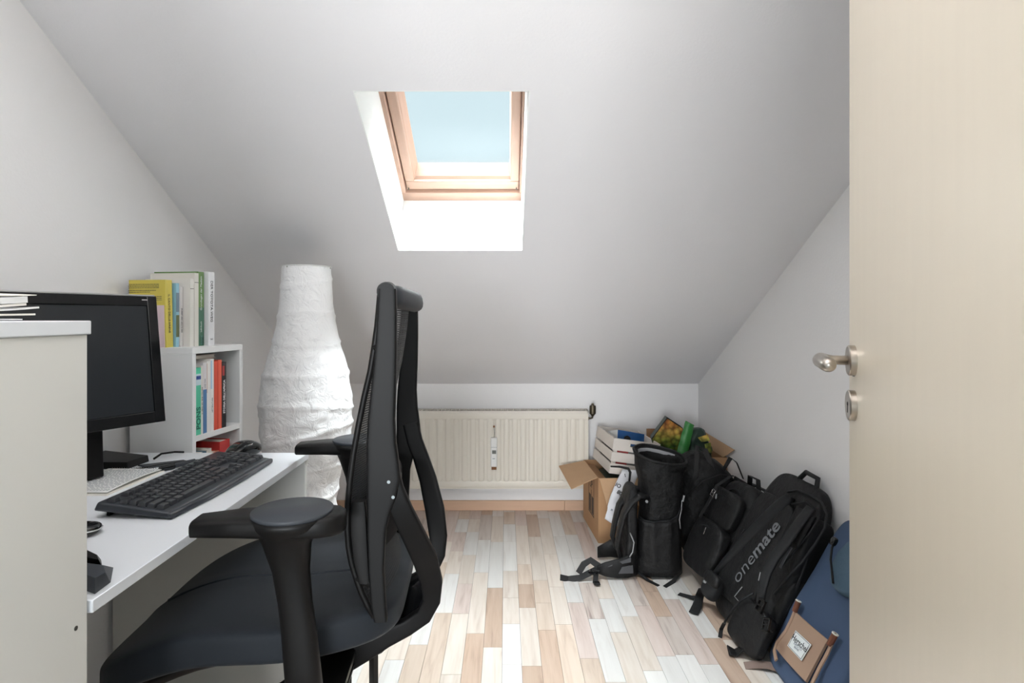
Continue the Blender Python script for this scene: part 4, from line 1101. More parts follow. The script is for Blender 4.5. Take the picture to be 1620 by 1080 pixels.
tag(MB().bb(-0.045, 0.015, -0.006, 0.006, 0, 0.115).build('red_case', bmat('redcase', (158, 34, 34)), loc=IC @ Vector((0.075, 0.022, 0.008)), rot=(0, R(8), R(-6)), bevel=0.002), 'red case glimpsed between the crate slats', 'case')
tag(MB().bb(-0.12, 0.12, -0.010, 0.010, 0, 0.13).build('black_case', M_blk, loc=IC @ Vector((0.032, 0.17, 0.012)), rot=(Matrix.Rotation(R(5), 3, 'Z') @ Matrix.Rotation(R(8.5), 3, 'Y') @ Matrix.Rotation(R(90), 3, 'Z')).to_euler(), bevel=0.002), 'black case along the left slats inside the crate', 'case')

# white printed plastic bag hanging over the box edge
pb = empty('plastic_bag', at(985, 780, 2.84), label='white plastic bag with black print hanging at the box front', cat='bag')
c00, c10, c11, c01 = at(985, 742, 2.86), at(1013, 742, 2.84), at(976, 832, 2.80), at(957, 820, 2.82)
def pbf(u, v):
    p = (c00 * (1 - u) + c10 * u) * (1 - v) + (c01 * (1 - u) + c11 * u) * v
    nq = noise.noise(p * 22) * 0.018 + noise.noise(p * 55) * 0.006
    return p + Vector((0.3 * nq + 0.012 * math.sin(v * 3.1) * (1 - u) * -1, -abs(nq) - 0.010 * math.sin(u * 3.1), 0))
bagm = MB().slab(pbf, 16, 24, 0.003).build('bag_sheet', M_bagw, pb, world=True, smooth='all')
def dec(s_, px, py, sz, ang, mm=M_ink, bold=0.0006):
    p = at(px, py, 2.790)
    ob = text(s_, sz, mm, bagm, wm(bagm).inverted() @ frame(p, (math.cos(ang), 0, math.sin(ang)), (-math.sin(ang), 0, math.cos(ang))), 'print', 0.0004, bold)
dec('IO', 978, 768, 0.026, R(-30)); dec('80', 980, 779.5, 0.026, R(-32)); dec('O', 992, 766, 0.022, R(0), M_ink2); dec('I', 989, 752, 0.022, R(10)); dec('n', 968, 806, 0.018, R(-30), M_ink2)
tag(MB().tube([at(966, 737.5, 2.865), at(980, 738, 2.85), at(994, 741, 2.80), at(997, 747, 2.785), at(996, 757, 2.785), at(995, 764, 2.785)], [0.004, 0.0055, 0.0065, 0.0065, 0.005, 0.004], 8).build('black_strap', M_web, world=True, loc=at(990, 745, 2.8), smooth='all'), 'black strap hooked from the crate down over the white bag', 'strap')

# ------------------------------------------------------------------ second box and green shopping bags
b2 = empty('cardboard_box', (0.818, 2.96, 0), (0, 0, 0), 'open cardboard box in the back right corner, green bags sticking out', 'box')
W2, D2, H2 = 0.31, 0.42, 0.42
for p in ((0, W2, 0, ct), (0, W2, D2 - ct, D2), (0, ct, ct, D2 - ct), (W2 - ct, W2, ct, D2 - ct)):
    MB().bb(p[0], p[1], p[2], p[3], 0, H2).build('side_wall', M_card, b2)
MB().bb(ct, W2 - ct, ct, D2 - ct, 0, ct).build('bottom_panel', M_cardin, b2)
MB().bb(0, W2, 0, 0.004, 0, 0.07).build('flap', M_cardin, b2).location = (0, D2 - 0.004, H2 - 0.002)
quad_slab('flap', [(1.112, 2.97, .42), (1.112, 3.37, .42), (1.125, 3.32, .487), (1.125, 2.86, .482)], 0.004, M_cardl, b2)
def tote(name, pts, dep, m1, m2, label, seed):
    """bag: front face polygon pts (world, coplanar-ish), extruded back"""
    c = sum((Vector(p) for p in pts), Vector()) / len(pts)
    o = empty(name, c - Vector((0, 0, 0.1)), (0, 0, 0), label, 'shopping bag')
    return o, c
# fruit-print tote
gY = 3.06
tt = empty('shopping_bag', at(1054, 712, gY), (0, 0, 0), 'shopping bag printed with yellow and green fruit in the back corner', 'bag')
fp = [at(1055, 661, gY), at(1079.5, 677, gY), at(1068, 740, gY), at(1042, 740, gY), at(1031, 693.5, gY)]
MB().prism(fp, (0, 0.004, 0)).build('printed_side', M_fruit, tt, world=True)
bkp = [p + Vector((0.01, 0.07, 0.0)) for p in fp]
MB().prism(bkp, (0, 0.004, 0)).build('rear_side', M_dgbag, tt, world=True)
quad_slab('gusset', [fp[0], fp[4], bkp[4], bkp[0]], 0.003, M_dgbag, tt)
quad_slab('gusset', [fp[4], fp[3], bkp[3], bkp[4]], 0.003, M_dgbag, tt)
quad_slab('gusset', [fp[1], fp[2], bkp[2], bkp[1]], 0.003, M_dgbag, tt)
MB().ribbon([fp[4] + Vector((0, -.003, 0)), fp[0] + Vector((0, -.003, 0)), fp[1] + Vector((0, -.003, 0))], 0.004, 0.006, (0, 0, 1)).build('rim_band', M_web, tt, world=True)
g1 = empty('shopping_bag', at(1083, 720, 3.0), (0, 0, 0), 'narrow bright green folded bag standing beside the fruit-print bag', 'bag')
gp = [at(1085, 665.5, 3.0), at(1097, 671.5, 3.0), at(1083, 735, 2.98), at(1067, 728, 2.98)]
MB().slab(lambda u, v: ((gp[0] * (1 - u) + gp[1] * u) * (1 - v) + (gp[3] * (1 - u) + gp[2] * u) * v) + Vector((0, -0.012 * math.sin(u * 3.14) + 0.003 * math.sin(v * 23), 0)), 6, 14, 0.010).build('folded_side', M_gbag, g1, world=True, smooth=True)
MB().slab(lambda u, v: ((gp[0] * (1 - u) + gp[1] * u) * (1 - v) + (gp[3] * (1 - u) + gp[2] * u) * v) + Vector((0.006, 0.02, -0.006)), 3, 3, 0.006).build('rear_side', M_dgbag, g1, world=True)
g3 = empty('shopping_bag', at(1105, 715, 2.98), (0, 0, 0), 'crumpled dark green bag with yellow print right of the bright green one', 'bag')
MB().soft(0.125, 0.12, 0.22, 3.0, 14, lambda p: Vector((p.x * (1.15 - 1.6 * p.z * abs(p.z) * 4), p.y, p.z)), 0.016, 14, 3.1).build('bag_body', M_dgbag, g3, smooth='all').location = (0.01, 0.07, -0.11)
quad_slab('yellow_print', [at(1104, 692, 2.96), at(1119, 687, 2.97), at(1123, 697, 2.96), at(1110, 699, 2.95)], 0.003, M_fruit, g3)
quad_slab('yellow_print', [at(1115, 702, 2.95), at(1124, 700, 2.96), at(1126, 717, 2.95), at(1117, 714, 2.94)], 0.003, M_fruit, g3)

# ------------------------------------------------------------------ bag helpers (local frames: x width, -y front, z up)
def buckle(parent, loc, rot=(0, 0, 0), s_=1.0, m_=M_gloss):
    b_ = MB(); w_, h_ = 0.028 * s_, 0.034 * s_
    b_.bb(-w_ / 2, w_ / 2, -0.004, 0.004, h_ / 2 - 0.006, h_ / 2); b_.bb(-w_ / 2, w_ / 2, -0.004, 0.004, -h_ / 2, -h_ / 2 + 0.006)
    b_.bb(-w_ / 2, -w_ / 2 + 0.005, -0.004, 0.004, -h_ / 2, h_ / 2); b_.bb(w_ / 2 - 0.005, w_ / 2, -0.004, 0.004, -h_ / 2, h_ / 2); b_.bb(-w_ / 2, w_ / 2, -0.003, 0.003, -0.003, 0.003)
    o = b_.build('buckle', m_, parent, bevel=0.001); o.location = loc; o.rotation_euler = rot
    return o
def zip_(parent, pts, r=0.0032, m_=M_web):
    return MB().tube(pts, r, 6).build('zipper', m_, parent, smooth='all')
def puller(parent, loc, rot=(0, 0, 0), m_=M_lgrey, l=0.03):
    o = MB().bb(-0.003, 0.003, -0.002, 0.002, -l, 0).build('zipper_pull', m_, parent, bevel=0.001); o.location = loc; o.rotation_euler = rot
    return o

# --- roll-top hiking backpack standing open
hb = empty('hiking_backpack', (0.69, 2.62, 0), (0, 0, 0), 'black roll-top hiking backpack standing open beside the moving box', 'backpack')
def oval(z, cx, cy, rx, ry, k, n=44, amp=0.0, sd=0):
    r = []
    for i in range(n):
        t = 2 * math.pi * i / n; c, s_ = math.cos(t), math.sin(t)
        x = cx + rx * abs(c) ** (2 / k) * (1 if c > 0 else -1); y = cy + ry * abs(s_) ** (2 / k) * (1 if s_ > 0 else -1)
        q = Vector((x, y, z))
        d = noise.noise(Vector((x * 14, y * 14, z * 9 + sd))) * amp + noise.noise(Vector((x * 30, y * 30, z * 26 + sd))) * amp * 0.5
        m_ = Vector((x - cx, y - cy, 0)).normalized()
        r.append(q + m_ * d)
    return r
hp = [(0.0, -0.025, 0.0, 0.085, 0.080), (0.012, -0.028, 0.0, 0.106, 0.098), (0.05, -0.022, 0.0, 0.108, 0.102), (0.10, -0.015, 0.0, 0.102, 0.10), (0.15, -0.006, 0.0, 0.096, 0.098), (0.21, 0.0, 0.0, 0.090, 0.095), (0.27, 0.004, 0.0, 0.088, 0.093), (0.33, 0.004, 0.0, 0.090, 0.092), (0.39, 0.003, 0.0, 0.094, 0.092), (0.44, 0.003, 0.0, 0.103, 0.09), (0.475, 0.004, 0.0, 0.112, 0.088)]
rings = []
for a_, b_ in zip(hp[:-1], hp[1:]):
    for k_ in range(3):
        t = k_ / 3; q_ = [a_[i] * (1 - t) + b_[i] * t for i in range(5)]
        rings.append(oval(q_[0], q_[1], q_[2], q_[3], q_[4], 2.9, 44, 0.010 if q_[0] > 0.03 else 0.0, 1.3))
# the rim rises to the left and sags to the right, then folds inwards
def rimring(dz, sc, amp=0.006):
    r = oval(0.475, 0.004, 0, 0.114 * sc, 0.088 * sc, 2.2, 44, amp, 4 + dz * 30)
    return [Vector((p.x, p.y, p.z + dz - 0.17 * (p.x - 0.0) + 0.22 * p.y)) for p in r]
rings += [rimring(0.012, 1.0), rimring(0.030, 1.02), rimring(0.040, 1.0), rimring(0.036, 0.95), rimring(0.010, 0.90), rimring(-0.05, 0.84), rimring(-0.12, 0.78)]
MB().loft(rings, True, True).build('pack_body', M_nyl, hb, smooth='all')
MB().tube([Vector((p.x, p.y, p.z)) for p in rimring(0.041, 1.0)] + [rimring(0.041, 1.0)[0]], 0.006, 8, False).build('rim_binding', M_nyl2, hb, smooth='all')
sp_ = [p for p in rimring(0.022, 0.93)]
MB().ribbon([sp_[i] for i in range(5, 19)], 0.016, 0.004, (0, 0, 1)).build('stiffener_strip', M_lgrey, hb, smooth=True)
MB().soft(0.12, 0.10, 0.07, 3, 8, nz=0.012, nf=20, c=(0.0, 0, 0.40)).build('inner_lining', M_nyl2, hb, smooth='all')
# front stretch pocket with curved top edge
def pocket(u, v):
    t = R(-160 + 140 * u); x = -0.012 + 0.104 * math.copysign(abs(math.cos(t)) ** (2 / 2.9), math.cos(t)); y = 0.104 * math.copysign(abs(math.sin(t)) ** (2 / 2.9), math.sin(t))
    top = 0.235 + 0.03 * (2 * abs(u - 0.45)) ** 2 + 0.035 * u
    z = 0.012 + v * (top - 0.012)
    sh = 1 - 0.10 * v
    return (x * sh, y * (1 + 0.0 * v) - 0.004 + 0.003 * math.sin(u * 30) * v, z)
MB().slab(pocket, 26, 10, 0.004).build('front_pocket', M_nyl2, hb, smooth='all')
zip_(hb, [Vector(pocket(i / 20, 1.0)) + Vector((0, -0.002, 0)) for i in range(21)], 0.0035, M_strap)
MB().tube([(0.075, -0.095, 0.34), (0.072, -0.100, 0.30), (0.062, -0.102, 0.26), (0.066, -0.104, 0.22)], 0.0022, 6).build('cord', M_lgrey, hb, smooth='all')
MB().lathe([(-0.1, 0.006), (-0.094, 0.006)], 10, (-0.078, 0.0, 0.335), 'Y').build('snap_button', M_lgrey, hb)
# harness on the left side: back panel, shoulder straps, hip belt
MB().soft(0.05, 0.19, 0.355, 4, 12, lambda p: Vector((p.x * (1.2 - 0.5 * p.z) - 0.02 + 0.10 * (p.z - 0.2) ** 2 * 2 + 0.10 * p.z * 0.6, p.y * (1 - 0.35 * p.z), p.z)), 0.008, 12, 2.0, c=(-0.130, 0.0, 0.03)).build('back_panel', M_nyl2, hb, smooth='all')
for yy, off in ((-0.055, 0.0), (0.055, 0.01)):
    MB().ribbon([(-0.07, yy, 0.345), (-0.11, yy - 0.01, 0.35), (-0.145, yy - 0.02, 0.32), (-0.175, yy - 0.03, 0.28), (-0.195, yy - 0.03, 0.20), (-0.205, yy - 0.03, 0.14), (-0.19, yy - 0.03, 0.09)], [0.06, 0.065, 0.066, 0.062, 0.055, 0.045, 0.03], 0.020, (0, 1, 0), 3, 12).build('shoulder_strap', M_nyl2, hb, smooth='all')
    MB().ribbon([(-0.205, yy - 0.03, 0.15), (-0.20, yy - 0.035, 0.09), (-0.16, yy - 0.04, 0.045)], 0.02, 0.003, (0, 1, 0)).build('webbing_strap', M_web, hb)
MB().tube([(-0.150, -0.085, 0.20), (-0.135, -0.105, 0.16), (-0.142, -0.11, 0.12), (-0.155, -0.11, 0.10)], 0.0028, 6).build('edge_piping', M_lgrey, hb, smooth='all')
hbelt = MB().sweep([((-0.115, -0.075, 0.060), (0, 0.014, 0), (0, 0, 0.052)), ((-0.16, -0.095, 0.052), (0, 0.015, 0), (0, 0, 0.048)), ((-0.21, -0.105, 0.047), (0, 0.014, 0), (0, 0, 0.040)), ((-0.26, -0.105, 0.044), (0, 0.011, 0), (0, 0, 0.030)), ((-0.295, -0.10, 0.042), (0, 0.007, 0), (0, 0, 0.016))], 3.2, 16).build('hip_belt', M_nyl2, hb, smooth='all')
MB().hexa([(-0.205, -0.122, 0.032), (-0.140, -0.113, 0.030), (-0.140, -0.108, 0.030), (-0.205, -0.115, 0.032), (-0.190, -0.122, 0.058), (-0.142, -0.114, 0.064), (-0.142, -0.108, 0.064), (-0.19, -0.115, 0.058)]).build('grey_patch', M_grey, hbelt)
MB().hexa([(-0.250, -0.118, 0.060), (-0.150, -0.112, 0.078), (-0.150, -0.106, 0.078), (-0.25, -0.110, 0.060), (-0.225, -0.116, 0.072), (-0.150, -0.112, 0.096), (-0.15, -0.104, 0.096), (-0.225, -0.108, 0.072)]).build('grey_patch', M_grey, hbelt)
MB().sweep([((-0.13, 0.09, 0.06), (0, 0.014, 0), (0, 0, 0.05)), ((-0.20, 0.11, 0.05), (0, 0.012, 0), (0, 0, 0.04)), ((-0.26, 0.10, 0.035), (0, 0.008, 0), (0, 0, 0.025))], 3.2, 12).build('hip_belt', M_nyl2, hb, smooth='all')
MB().ribbon([(-0.29, -0.10, 0.045), (-0.33, -0.11, 0.030), (-0.37, -0.115, 0.012), (-0.42, -0.11, 0.004), (-0.455, -0.11, 0.012)], 0.030, 0.003, (0, 1, 0.6)).build('webbing_strap', M_web, hb)
MB().ribbon([(-0.285, -0.10, 0.055), (-0.32, -0.085, 0.075), (-0.35, -0.09, 0.060), (-0.375, -0.10, 0.025)], 0.028, 0.003, (0, 0.6, 1)).build('webbing_strap', M_web, hb)
MB().ribbon([(-0.30, -0.115, 0.035), (-0.31, -0.15, 0.008), (-0.30, -0.175, 0.008)], 0.022, 0.003, (1, 0, 0)).build('webbing_strap', M_web, hb)
buckle(hb, (-0.315, -0.115, 0.035), (R(50), R(20), 0), 1.2); buckle(hb, (-0.305, -0.16, 0.010), (R(80), 0, 0), 0.9)
for pts in ([(-0.11, -0.08, 0.02), (-0.08, -0.125, 0.006), (-0.045, -0.168, 0.002)], [(0.065, -0.085, 0.02), (0.03, -0.13, 0.005), (-0.022, -0.178, 0.002)]):
    MB().ribbon(pts, 0.017, 0.003, (1, 0.6, 0)).build('webbing_strap', M_web, hb)
MB().tube([(0.085, -0.095, 0.36), (0.078, -0.098, 0.335)], 0.004, 6).build('zipper_pull', M_lgrey, hb)

# --- soft black sports bag slumped against the wall behind
db = empty('sports_bag', (0.965, 2.735, 0), (0, 0, 0), 'soft black sports bag slumped in the corner behind the backpacks', 'bag')
def dsh(p):
    t = p.z / 0.50
    return Vector((p.x * (1.0 - 0.12 * t) - 0.03 * t, p.y, p.z * (1 - 0.22 * max(0, (p.x + 0.02) / 0.16) ** 1.6)))
MB().soft(0.335, 0.24, 0.50, 3.4, 20, dsh, 0.016, 9, 5.0).build('bag_body', M_nyl, db, smooth='all')
MB().ribbon([(-0.12, -0.10, 0.36), (-0.105, -0.11, 0.44), (-0.085, -0.06, 0.505), (-0.065, 0.0, 0.53), (-0.04, -0.04, 0.52), (-0.03, -0.09, 0.46), (-0.02, -0.12, 0.38)], 0.024, 0.004, (1, 0, 0.2)).build('carry_handle', M_web, db, smooth='all')
MB().ribbon([(0.02, -0.10, 0.44), (0.05, -0.11, 0.50), (0.09, -0.08, 0.47), (0.115, -0.09, 0.40)], 0.024, 0.004, (0, 1, 0.3)).build('carry_handle', M_web, db, smooth='all')
MB().sweep([((0.075, -0.10, 0.385), (0, 0.02, 0), (0, 0, 0.03)), ((0.11, -0.13, 0.345), (0, 0.02, 0), (0.01, 0, 0.045)), ((0.138, -0.12, 0.30), (0, 0.02, 0), (0.01, 0, 0.03))], 2.4, 14).build('side_flap', M_nyl2, db, smooth='all')
zip_(db, [(-0.14, -0.112, 0.33), (-0.08, -0.124, 0.40), (0.0, -0.126, 0.43), (0.06, -0.12, 0.42)], 0.003)

# --- leaning bags
def lean_root(name, x, y, phi, yaw, label, cat):
    """local z leans towards +X by phi from vertical, front (-y) faces -X/up; then yaw about world Z"""
    zx, zz_ = math.sin(phi), math.cos(phi)
    Z = Vector((zx, 0, zz_)); Yb = Vector((zz_, 0, -zx)); X = Yb.cross(Z)
    m_ = Matrix((X, Yb, Z)).transposed()
    m_ = Matrix.Rotation(yaw, 3, 'Z') @ m_
    return empty(name, (x, y, 0.0), m_.to_euler(), label, cat)
def onface(root, px, py, yl):
    """camera ray through photo pixel met with the plane y = yl of a bag's own frame"""
    I = wm(root).inverted(); o_ = I @ Vector((0, 0, CZ)); d_ = (I.to_3x3() @ Vector(((px - CX) / FPX, 1, -(py - CY) / FPX)))
    t = (yl - o_.y) / d_.y
    return o_ + d_ * t
def flat(p, d, H, tan):
    """let the base of a leaning bag settle flat on the floor"""
    return p.z - (d / 2 - p.y) * tan * max(0, 1 - p.z / H)
# middle backpack
mbp = lean_root('backpack', 0.862, 2.43, R(24), R(8), 'black laptop backpack with red edge piping wedged between hiking pack and large backpack', 'backpack')
mbp.location.z = 0.030
def msf(p):
    t = p.z / 0.44
    return Vector((p.x * (1 - 0.10 * t * t), p.y * (1.0 - 0.35 * t), p.z))
MB().soft(0.27, 0.15, 0.43, 4.5, 16, msf, 0.007, 10, 7).build('main_compartment', M_nyl2, mbp, smooth='all')
def pk(w_, d_, h_, c, k=3.2, sd=1.0, nm='front_pocket', m_=M_nyl2, par=None):
    return MB().soft(w_, d_, h_, k, 12, None, 0.004, 14, sd, c=c).build(nm, m_, par, smooth='all')
pk(0.235, 0.06, 0.215, (0, -0.085, 0.015), 5, 2, par=mbp)
pk(0.22, 0.05, 0.15, (0, -0.072, 0.222), 5, 3, par=mbp)
def arch(w_, z0, h_, y, n=16, sk=0.0): return [(w_ / 2 * math.cos(math.pi * i / n), y + sk * abs(math.cos(math.pi * i / n)), z0 + h_ * math.sin(math.pi * i / n) ** 0.7) for i in range(n + 1)]
zip_(mbp, arch(0.20, 0.06, 0.145, -0.114, sk=0.006), 0.0035, M_strap)
zip_(mbp, arch(0.19, 0.25, 0.095, -0.096, sk=0.006), 0.0035, M_strap)
zip_(mbp, arch(0.255, 0.05, 0.34, -0.055, sk=0.01), 0.004, M_strap)
MB().tube([(0.120, -0.072, 0.13), (0.128, -0.066, 0.09), (0.126, -0.066, 0.045)], 0.0035, 6).build('red_piping', M_red, mbp, smooth='all')
puller(mbp, (0.03, -0.135, 0.20), (0.2, 0.3, 0), M_chrome); puller(mbp, (-0.02, -0.118, 0.34), (0.1, -0.3, 0), M_lgrey, 0.02)
buckle(mbp, (-0.05, -0.115, 0.335), (0, R(10), 0), 1.0, M_chrome)
MB().ribbon([(-0.05, -0.07, 0.43), (-0.05, -0.112, 0.37), (-0.05, -0.118, 0.30), (-0.05, -0.13, 0.22)], 0.022, 0.003, (1, 0, 0)).build('webbing_strap', M_web, mbp)
MB().ribbon([(-0.035, 0.02, 0.42), (-0.03, 0.0, 0.465), (0.03, 0.0, 0.465), (0.035, 0.02, 0.42)], 0.022, 0.006, (0, 1, 0)).build('carry_handle', M_web, mbp, smooth='all')
# briefcase-like top corner behind
br = lean_root('briefcase', 0.985, 2.47, R(17), R(6), 'black padded briefcase leaning on the right wall behind the backpacks', 'bag')
br.location.z = 0.015
MB().soft(0.30, 0.075, 0.375, 9, 14, None, 0.003, 9, 4).build('case_body', M_nyl, br, smooth='all')
MB().soft(0.24, 0.02, 0.26, 7, 8, c=(0, -0.042, 0.04)).build('front_pocket', M_nyl2, br, smooth='all')
zip_(br, [(-0.14, -0.035, 0.08), (-0.14, -0.035, 0.34), (-0.12, -0.036, 0.355), (0.12, -0.036, 0.355), (0.14, -0.035, 0.34), (0.14, -0.035, 0.08)], 0.004, M_strap)
MB().ribbon([(-0.09, -0.0, 0.372), (-0.07, -0.012, 0.400), (0.04, -0.012, 0.402), (0.07, 0.0, 0.372)], 0.028, 0.010, (0, 1, 0), 3, 10).build('carry_handle', M_strap, br, smooth='all')
buckle(br, (0.095, -0.012, 0.380), (R(90), 0, R(90)), 0.9, M_chrome); buckle(br, (-0.095, -0.012, 0.380), (R(90), 0, R(90)), 0.9, M_blk)

# large backpack with lettering
OPH = R(28)
ob = lean_root('travel_backpack', 0.905, 2.12, OPH, R(6), 'large black backpack lettered onemate leaning on the right wall', 'backpack')
ob.location.z = 0.047
OW, OD, OH = 0.37, 0.18, 0.52
def osf(p):
    t = max(0, min(1, p.z / OH)); v = (p.y + OD / 2) / OD
    y = -0.086 + v * (0.176 - 0.108 * t)
    return Vector((p.x * (1 - 0.13 * max(0, t - 0.5) / 0.5), y, flat(p, OD, OH, 0.53)))
MB().soft(OW, OD, OH, 5.2, 22, osf, 0.006, 8, 11).build('main_compartment', M_nyl2, ob, smooth='all')
def opx(px, py, yl=-0.105): return onface(ob, px, py, yl)
fpn = MB().soft(0.26, 0.036, 0.42, 6, 14, lambda p: Vector((p.x * (1 - 0.08 * p.z / 0.4), p.y, p.z)), 0.002, 9, 3, c=(-0.03, -0.086, 0.0)).build('front_panel', M_nyl2, ob, smooth='all')
po, pe_ = opx(1165.5, 915), opx(1229.5, 830)
dx_ = (pe_ - po).normalized(); up_ = Vector((-dx_.z, 0, dx_.x))
tlen = (pe_ - po).length
YT = -0.1072
def onf(p): return Vector((p.x, YT, p.z))
text('one', 0.078, M_logo, fpn, frame(onf(po + dx_ * tlen * 0.20), dx_, up_), 'logo', 0.0005, -0.0006, 1.02)
text('mate', 0.078, M_logo, fpn, frame(onf(po + dx_ * tlen * 0.735), dx_, up_), 'logo', 0.0005, 0.0014, 0.98)
t0 = opx(1162, 943, -0.108); t1 = opx(1174, 928, -0.108); t2 = opx(1168, 950, -0.108)
MB().tube([t2, t0, t1], 0.0014, 5).build('reflective_tab', M_lgrey, fpn)
# rolled side pocket along the far edge with bright tab
MB().sweep([(opx(a, b_, -0.098), (r_, 0, 0.0), (0, 0.016, 0)) for a, b_, r_ in ((1128, 915, 0.014), (1150, 888, 0.020), (1175, 860, 0.026), (1200, 834, 0.032), (1222, 812, 0.034), (1240, 795, 0.030), (1250, 785, 0.016))], 2.6, 14).build('side_pocket', M_strap, ob, smooth='all')
MB().box(opx(1176, 840, -0.116), (0.004, 0.004, 0.018), Euler((0, R(15), 0))).build('metal_tab', M_chrome, ob)
zip_(ob, [opx(a, b_, -0.098) for a, b_ in ((1246, 778), (1262, 775), (1282, 783), (1300, 795), (1308, 812), (1305, 835), (1290, 860), (1268, 890), (1245, 915), (1225, 940))], 0.0045, M_strap)
zip_(ob, [opx(a, b_, -0.100) for a, b_ in ((1252, 797), (1275, 794), (1293, 806), (1294, 822), (1280, 845), (1256, 872), (1236, 895))], 0.0035, M_strap)
MB().slab(lambda u, v: (opx(1262, 800, -0.103) * (1 - u) + opx(1290, 818, -0.103) * u) * (1 - v) + (opx(1238, 850, -0.103) * (1 - u) + opx(1262, 868, -0.103) * u) * v + Vector((0, -0.012 * math.sin(u * math.pi) * math.sin(v * math.pi), 0)), 8, 8, 0.008).build('upper_pocket', M_nyl, ob, smooth='all')
# lower bulging pockets
lp = opx(1196, 985, -0.10)
pk(0.19, 0.045, 0.15, (lp.x - 0.02, -0.094, -0.085), 5, 5, par=ob)
zip_(ob, [opx(a, b_, -0.130) for a, b_ in ((1146, 985), (1155, 968), (1172, 950), (1192, 938))], 0.004, M_strap)
bp_ = opx(1128, 925, -0.12)
sm = MB().soft(0.095, 0.05, 0.095, 3.2, 10, None, 0.003, 15, 8, c=(bp_.x, -0.118, bp_.z - 0.055)).build('belt_pocket', M_strap, ob, smooth='all')
MB().soft(0.103, 0.03, 0.050, 3.2, 8, c=(bp_.x, -0.134, bp_.z - 0.006)).build('pocket_lid', M_nyl2, sm, smooth='all')
q_ = opx(1115, 920, -0.152)
MB().lathe([(-0.156, 0.005), (-0.148, 0.005)], 10, (q_.x, 0, q_.z), 'Y').build('snap_button', M_lgrey, sm)
# padded shoulder strap curving down the front
SPX = ((1283, 803, -0.108), (1262, 830, -0.125), (1243, 858, -0.135), (1225, 882, -0.142), (1213, 905, -0.148), (1206, 930, -0.15), (1203, 952, -0.15))
strap = MB().ribbon([opx(*p) for p in SPX], [0.040, 0.044, 0.046, 0.046, 0.044, 0.040, 0.034], 0.014, (1, 0, -0.4), 3, 12).build('shoulder_strap', M_strap, ob, smooth='all')
MB().ribbon([opx(*p) for p in ((1203, 948, -0.154), (1204, 968, -0.152), (1210, 985, -0.15), (1222, 1000, -0.13))], 0.026, 0.004, (1, 0, -0.2)).build('webbing_strap', M_web, ob)
buckle(ob, opx(1203, 958, -0.160), (0, R(-5), 0), 1.25, M_blk); buckle(ob, opx(1212, 988, -0.158), (0, R(-25), 0), 1.2)
q1, q2 = opx(1203, 905, -0.155), opx(1200, 918, -0.155)
MB().tube([q1, q2], 0.0018, 5).build('reflective_tab', M_lgrey, strap)
# near side: long pockets, pull loop and piping
MB().soft(0.05, 0.13, 0.24, 3.4, 10, None, 0.004, 12, 9, c=(0.178, -0.010, -0.03)).build('side_pocket', M_nyl2, ob, smooth='all')
MB().soft(0.04, 0.10, 0.22, 3.4, 10, None, 0.004, 12, 10, c=(0.168, -0.040, 0.20)).build('side_pocket', M_nyl2, ob, smooth='all')
MB().tube([(0.195, -0.06, 0.0), (0.200, -0.05, 0.12), (0.192, -0.055, 0.24), (0.178, -0.06, 0.36), (0.15, -0.055, 0.47)], 0.0045, 6).build('piping', M_strap, ob, smooth='all')
MB().ribbon([opx(1252, 865, -0.118), opx(1243, 880, -0.120), opx(1234, 898, -0.118)], 0.012, 0.003, (1, 0, -0.5)).build('zipper_pull', M_grey, ob)
MB().tube([(0.10, -0.065, 0.49), (0.08, -0.07, 0.545), (0.01, -0.07, 0.55), (-0.02, -0.065, 0.51)], 0.009, 8).build('carry_handle', M_strap, ob, smooth='all')
# straps ending on the floor
def wrib(name, pts, w_, side, par, m_=M_web, t=0.003):
    return MB().ribbon(pts, w_, t, side).build(name, m_, par, world=True)
wrib('webbing_strap', [onz(1112, 930, .08), onz(1107, 942, .03), onz(1103, 958, .012), onz(1097, 970, .006)], 0.036, (1, 0.1, 0), ob)
wrib('webbing_strap', [onz(1108, 945, .02), onz(1092, 944, .008), onz(1074, 939, .003)], 0.022, (0, 1, 0), ob)
wrib('webbing_strap', [onz(1146, 985, .06), onz(1141, 995, .02), onz(1139, 1008, .003)], 0.014, (1, 0, 0), ob)
wrib('hip_belt', [onz(1218, 985, .12), onz(1200, 1005, .07), onz(1180, 1022, .03), onz(1164, 1032, .006), onz(1152, 1028, .012)], 0.050, (0.6, 0.8, 0), ob, M_nyl2, 0.008)

# blue backpack
bl_ = lean_root('backpack', 0.940, 1.745, R(29), R(-4), 'blue canvas backpack with tan pocket and white label by the door', 'backpack')
bl_.location.z = 0.042
BLH = 0.47
def bsf(p):
    t = p.z / BLH
    w_ = 1.0 - 0.10 * max(0, t - 0.4) / 0.6
    y0_, y1_ = -0.080, 0.078 - 0.135 * t
    v = (p.y + 0.078) / 0.156
    return Vector((p.x * w_, y0_ + (y1_ - y0_) * v, flat(p, 0.156, BLH, 0.55)))
MB().soft(0.37, 0.156, BLH, 7.5, 22, bsf, 0.005, 7, 13).build('bag_body', M_blue, bl_, smooth='all')
yf = -0.086
pq = [onface(bl_, *p, yf) for p in ((1260, 968), (1313, 1014), (1278, 1080), (1231, 1027))]
def pkf(u, v):
    p = (pq[0] * (1 - u) + pq[1] * u) * (1 - v) + (pq[3] * (1 - u) + pq[2] * u) * v
    return p + Vector((0, -0.006 * math.sin(u * math.pi) - 0.004, 0))
tp_ = MB().slab(pkf, 10, 8, 0.008).build('tan_pocket', M_tan, bl_, smooth=True)
def ff(px, py, dy=-0.010): return onface(bl_, px, py, yf + dy)
